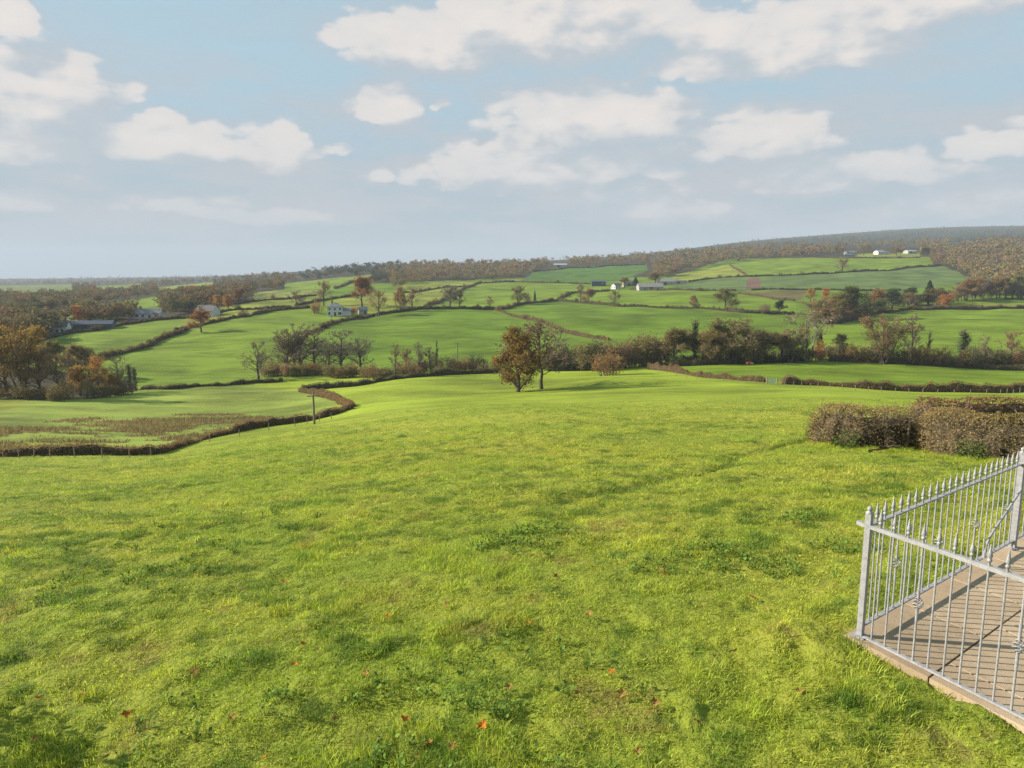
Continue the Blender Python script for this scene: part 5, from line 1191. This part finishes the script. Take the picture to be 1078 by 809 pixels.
# ------------------------------------------------------------------ fallen leaves
LEAFP = mat_flat('dead_leaf', (.34, .125, .016), .8, .35, 14, .1); LEAFP2 = mat_flat('dead_leaf_brown', (.22, .135, .035), .85, .35, 14, .1)
def leaf_mesh(seed, mat):
    rng = np.random.default_rng(seed); n = 22; a = np.linspace(0, 2*pi, n, endpoint=False); r = .052*(1+.30*np.cos(5*a)+.12*np.cos(10*a)); r[0] *= .6
    rim = np.stack([r*np.cos(a), r*np.sin(a)*.85, .022*np.abs(np.sin(a))+.016*np.cos(2*a)+rng.normal(0, .004, n)], 1); mid = rim*np.array([.5, .5, .35]); V = np.vstack([rim, mid, [[0, 0, -.004]]])
    V = np.vstack([V, V-np.array([0, 0, .0025])]); m = 2*n+1
    i = np.arange(n); j = (i+1) % n; mb = MB(); q = np.stack([i, j, n+j, n+i], 1)
    q3 = np.stack([n+i, n+j, np.full(n, 2*n)], 1); mb.add(V, np.vstack([q, q[:, ::-1]+m, np.stack([j, i, i+m, j+m], 1)])); mb.F.append(np.vstack([q3, q3[:, ::-1]+m])); mb.M.append(np.zeros(2*n, np.int32)); mb.A.append(np.full(2*n, .5))
    path = np.array([(.04, 0, .0), (.065, .004, .012), (.09, .012, .02)]); path_tube(mb, path, .0016, 4); return mb.mesh('fallen_leaf', [mat])
LM = [leaf_mesh(s, LEAFP) for s in (1, 2, 3)]; LM2 = [leaf_mesh(s, LEAFP2) for s in (4, 5)]
for k, (u, v) in enumerate([(426, 760), (508, 771), (451, 787), (437, 799), (311, 706), (386, 721), (409, 650), (556, 665), (671, 797), (41, 745), (134, 761), (37, 787), (280, 802), (319, 685), (245, 763), (299, 615), (792, 635), (695, 604), (624, 602), (644, 716), (608, 737), (700, 610), (476, 790), (536, 733), (690, 747), (655, 737), (88, 738), (205, 712), (585, 612), (733, 765), (842, 742), (770, 690), (620, 655), (470, 640), (353, 760)]):
    p = pt(u, v); br = k % 3 == 2 or k > 21
    o = link('fallen_leaf', (LM2 if br else LM)[k % (2 if br else 3)]); o.location = (p[0], p[1], p[2]+.055); s = RNG.uniform(.45, .8) if k > 2 else .75; o.scale = (s, s, s)
    o.rotation_euler = (RNG.uniform(-.5, .5), RNG.uniform(-.5, .5), RNG.uniform(0, 6.28))
    tag(o, ('brown curled' if br else 'bright orange')+' fallen leaf lying in the short meadow grass', 'leaf', ('brown' if br else 'orange')+' leaves fallen on the meadow')

# ------------------------------------------------------------------ grass
def tuft(seed, n=46, rad=.085, h=(.016, .042), w=.0052, lean=1.0):
    rng = np.random.default_rng(seed); a = rng.uniform(0, 2*pi, n); r = rad*np.sqrt(rng.random(n)); b = np.stack([r*np.cos(a), r*np.sin(a), np.full(n, -.015)], 1)
    H = rng.uniform(*h, n); d = rng.uniform(0, 2*pi, n); L = np.abs(rng.normal(0, lean, n))*H; dx = np.stack([np.cos(d), np.sin(d), 0*d], 1)
    sd = np.stack([-np.sin(d), np.cos(d), 0*d], 1)*w*.5*rng.uniform(.7, 1.4, (n, 1)); up = np.array([0, 0, 1.])
    m = b+dx*(L*.35)[:, None]+up*(H*.6)[:, None]; tip = b+dx*(L*1.1)[:, None]+up*(H*.95)[:, None]
    V = np.stack([b-sd, b+sd, m+sd*.8, m-sd*.8, tip], 1).reshape(-1, 3); i = np.arange(n)*5
    mb = MB(); at = rng.random(n); mb.add(V, np.stack([i, i+1, i+2, i+3], 1), 0, at); mb.F.append(np.stack([i+3, i+2, i+4], 1)); mb.M.append(np.zeros(n, np.int32)); mb.A.append(at)
    return mb.mesh('tuft', [BLADE])
def weed(seed, n=16):
    rng = np.random.default_rng(seed); c = np.stack([rng.normal(0, .06, n), rng.normal(0, .06, n), rng.uniform(.03, .13, n)], 1); V, F = leaf_quads(c, .042, rng, 1.2, .7); mb = MB(); mb.add(V, F, 0, rng.random(n)*.85); 
    st = np.stack([c*np.array([.3, .3, 0]), c], 1); V, F = tubes(st, np.full((n, 2), .002), 3); mb.add(V, F, 0, .4); return mb.mesh('weed', [WEED])
WEED = mat_flat('weed_leaf', (.115, .185, .032), .9, .3, 5, .08)
def build_grass():
    protos = bpy.data.collections.new('grass_tufts')
    ms = [tuft(s) for s in range(100, 106)]+[tuft(110, 40, .10, (.012, .03), .0055, 1.3), tuft(111, 60, .10, (.03, .075), .005, .8), tuft(112, 60, .10, (.035, .09), .004, 1.0)]+[weed(120), weed(121)]
    for i, m in enumerate(ms): o = bpy.data.objects.new('tuft_%02d' % i, m); protos.objects.link(o)
    rng = np.random.default_rng(77); P = []; S = []; DK = []; I = []
    NEARH = [[tuple(q[:2]) for q in pix([c[0] for c in l], [c[1] for c in l])] for l in ([(864, 467), (880, 470), (905, 472.5), (930, 473), (990, 472)], [(990, 474), (1005, 481), (1030, 486), (1062, 488), (1110, 491)])]
    for (y0, y1, dn, sc, zs) in [(2.6, 7, 190, 1.0, 1.0), (7, 13, 120, 1.25, 1.0), (13, 24, 56, 1.8, 1.05), (24, 42, 21, 2.7, 1.15), (42, 86, 8.0, 4.2, 1.25)]:
        smx = 1.0 if y0 < 20 else .85; n = int(dn*smx*(y1*y1-y0*y0)); y = np.sqrt(rng.uniform(y0*y0, y1*y1, n)); s = rng.uniform(-smx, smx, n); x = s*y
        d = np.stack([x, y], 1)-np.array(PC); qa = d@PAi; qb = d@PBi; k = ~((qa > -.11) & (qb > -.11))
        k &= rng.random(n) < np.clip(1.25-y/70, .0, 1)
        x, y = x[k], y[k]; n = len(x)
        cl = fbm(x/.9, y/.9, 3, 41); c2 = fbm(x/.3, y/.3, 2, 43); c3 = fbm(x/5, y/5, 2, 47)
        sz = zs*(.75+.9*np.clip(cl+.1, -.25, .6)+.4*np.clip(c2, -.3, .5)+.2*c3)*rng.uniform(.8, 1.25, n)
        idx = rng.integers(0, 7, n); lng = (cl+.5*c2 > .30) & (rng.random(n) < .40); idx[lng] = rng.integers(7, 9, lng.sum())
        dk = np.clip((fbm(x/.48, y/.25, 3, 61, .6)+.45*fbm(x/4, y/4, 2, 67)-.24)/.14, 0, 1); dk = dk*dk*(3-2*dk); idx[(dk > .5) & (rng.random(n) < .35)] = 7; sz = sz*(1+.25*dk)
        for hl in NEARH: hd = seg_dist(x, y, hl) < .45; idx[hd & (rng.random(n) < .5)] = 8; sz[hd] *= 2.0
        DK.append(dk)
        if TRACK is not None: tr = seg_dist(x, y, TRACK) < .24*(1+fbm(x/1.5, y/1.5, 2, 83)); dk[tr] = np.maximum(dk[tr], .8)
        wd = (c3 > .16) & (c2 > .1) & (rng.random(n) < .07*(y0 < 10)); idx[wd] = rng.integers(9, 11, wd.sum())
        for (px, py, rr, f) in WEEDP:
            near = np.hypot(x-px, y-py) < rr; m = near & (rng.random(n) < f*.4); idx[m] = rng.integers(9, 11, m.sum()); sz[m] *= 1.25
        P.append(np.stack([x, y, ground_z(x, y)], 1)); q = sc*rng.uniform(.8, 1.25, n); w_ = idx >= 9; q[w_] = rng.uniform(.7, 1.1, w_.sum()); sz[w_] = q[w_]; S.append(np.stack([q, q, np.clip(sz, .35, 4)], 1)); I.append(idx)
    P = np.concatenate(P); S = np.concatenate(S); I = np.concatenate(I); n = len(P); print('grass tufts', n)
    me = bpy.data.meshes.new('grass'); me.vertices.add(n); me.vertices.foreach_set('co', P.ravel())
    a = me.attributes.new('scl', 'FLOAT_VECTOR', 'POINT'); a.data.foreach_set('vector', S.astype(np.float32).ravel())
    a = me.attributes.new('rot', 'FLOAT_VECTOR', 'POINT'); r = np.zeros((n, 3)); r[:, 2] = rng.uniform(0, 2*pi, n); r[:, :2] = rng.normal(0, .12, (n, 2)); a.data.foreach_set('vector', r.astype(np.float32).ravel())
    a = me.attributes.new('dk', 'FLOAT', 'POINT'); a.data.foreach_set('value', np.concatenate(DK).astype(np.float32))
    a = me.attributes.new('idx', 'INT', 'POINT'); a.data.foreach_set('value', I.astype(np.int32))
    o = link('grass', me); tag(o, 'short tufted meadow grass covering the near slope', 'grass', kind='stuff')
    ng = bpy.data.node_groups.new('grass_scatter', 'GeometryNodeTree'); ng.interface.new_socket('Geometry', in_out='INPUT', socket_type='NodeSocketGeometry'); ng.interface.new_socket('Geometry', in_out='OUTPUT', socket_type='NodeSocketGeometry')
    N, Lk = ng.nodes, ng.links; gi = N.new('NodeGroupInput'); go = N.new('NodeGroupOutput'); ip = N.new('GeometryNodeInstanceOnPoints'); ci = N.new('GeometryNodeCollectionInfo')
    ci.inputs['Collection'].default_value = protos; ci.inputs['Separate Children'].default_value = True; ci.inputs['Reset Children'].default_value = True
    def na(nm, ty): q = N.new('GeometryNodeInputNamedAttribute'); q.data_type = ty; q.inputs['Name'].default_value = nm; return [s for s in q.outputs if s.enabled and s.name == 'Attribute'][0]
    Lk.new(gi.outputs[0], ip.inputs['Points']); Lk.new(ci.outputs[0], ip.inputs['Instance']); ip.inputs['Pick Instance'].default_value = True
    Lk.new(na('idx', 'INT'), ip.inputs['Instance Index']); Lk.new(na('scl', 'FLOAT_VECTOR'), ip.inputs['Scale'])
    Lk.new(na('rot', 'FLOAT_VECTOR'), ip.inputs['Rotation']); Lk.new(ip.outputs[0], go.inputs[0])
    md = o.modifiers.new('scatter', 'NODES'); md.node_group = ng
WEEDP = [(*pt(768, 590)[:2], .75, .5), (*pt(555, 572)[:2], .8, .4), (*pt(505, 755)[:2], .34, .22), (*pt(835, 545)[:2], .5, .45), (*pt(430, 735)[:2], .3, .3), (*pt(690, 600)[:2], .4, .3), (*pt(890, 580)[:2], .4, .5)]
build_grass()

# ------------------------------------------------------------------ the air of the valley
def build_haze():
    zs = np.empty(len(ground.data.vertices)*3); ground.data.vertices.foreach_get('co', zs); z = zs.reshape(-1, 3)[:, 2]
    z0, z1 = z.min()-1.0, max(z.max()+28.0, CAMZ+5); S = 8600.0
    mb = MB(); box(mb, (0, 0, (z0+z1)/2), (2*S, 2*S, z1-z0)); m, t, out = new_mat('haze')
    v = t.add('ShaderNodeVolumePrincipled'); v.inputs['Color'].default_value = (.60, .69, .83, 1); v.inputs['Density'].default_value = HAZE; v.inputs['Anisotropy'].default_value = 0
    t.l.new(v.outputs[0], out.inputs['Volume']); o = mb.build('haze', [m]); tag(o, 'thin autumn haze in the valley air', 'haze', kind='stuff')
HAZE = 1.5e-4
build_haze()
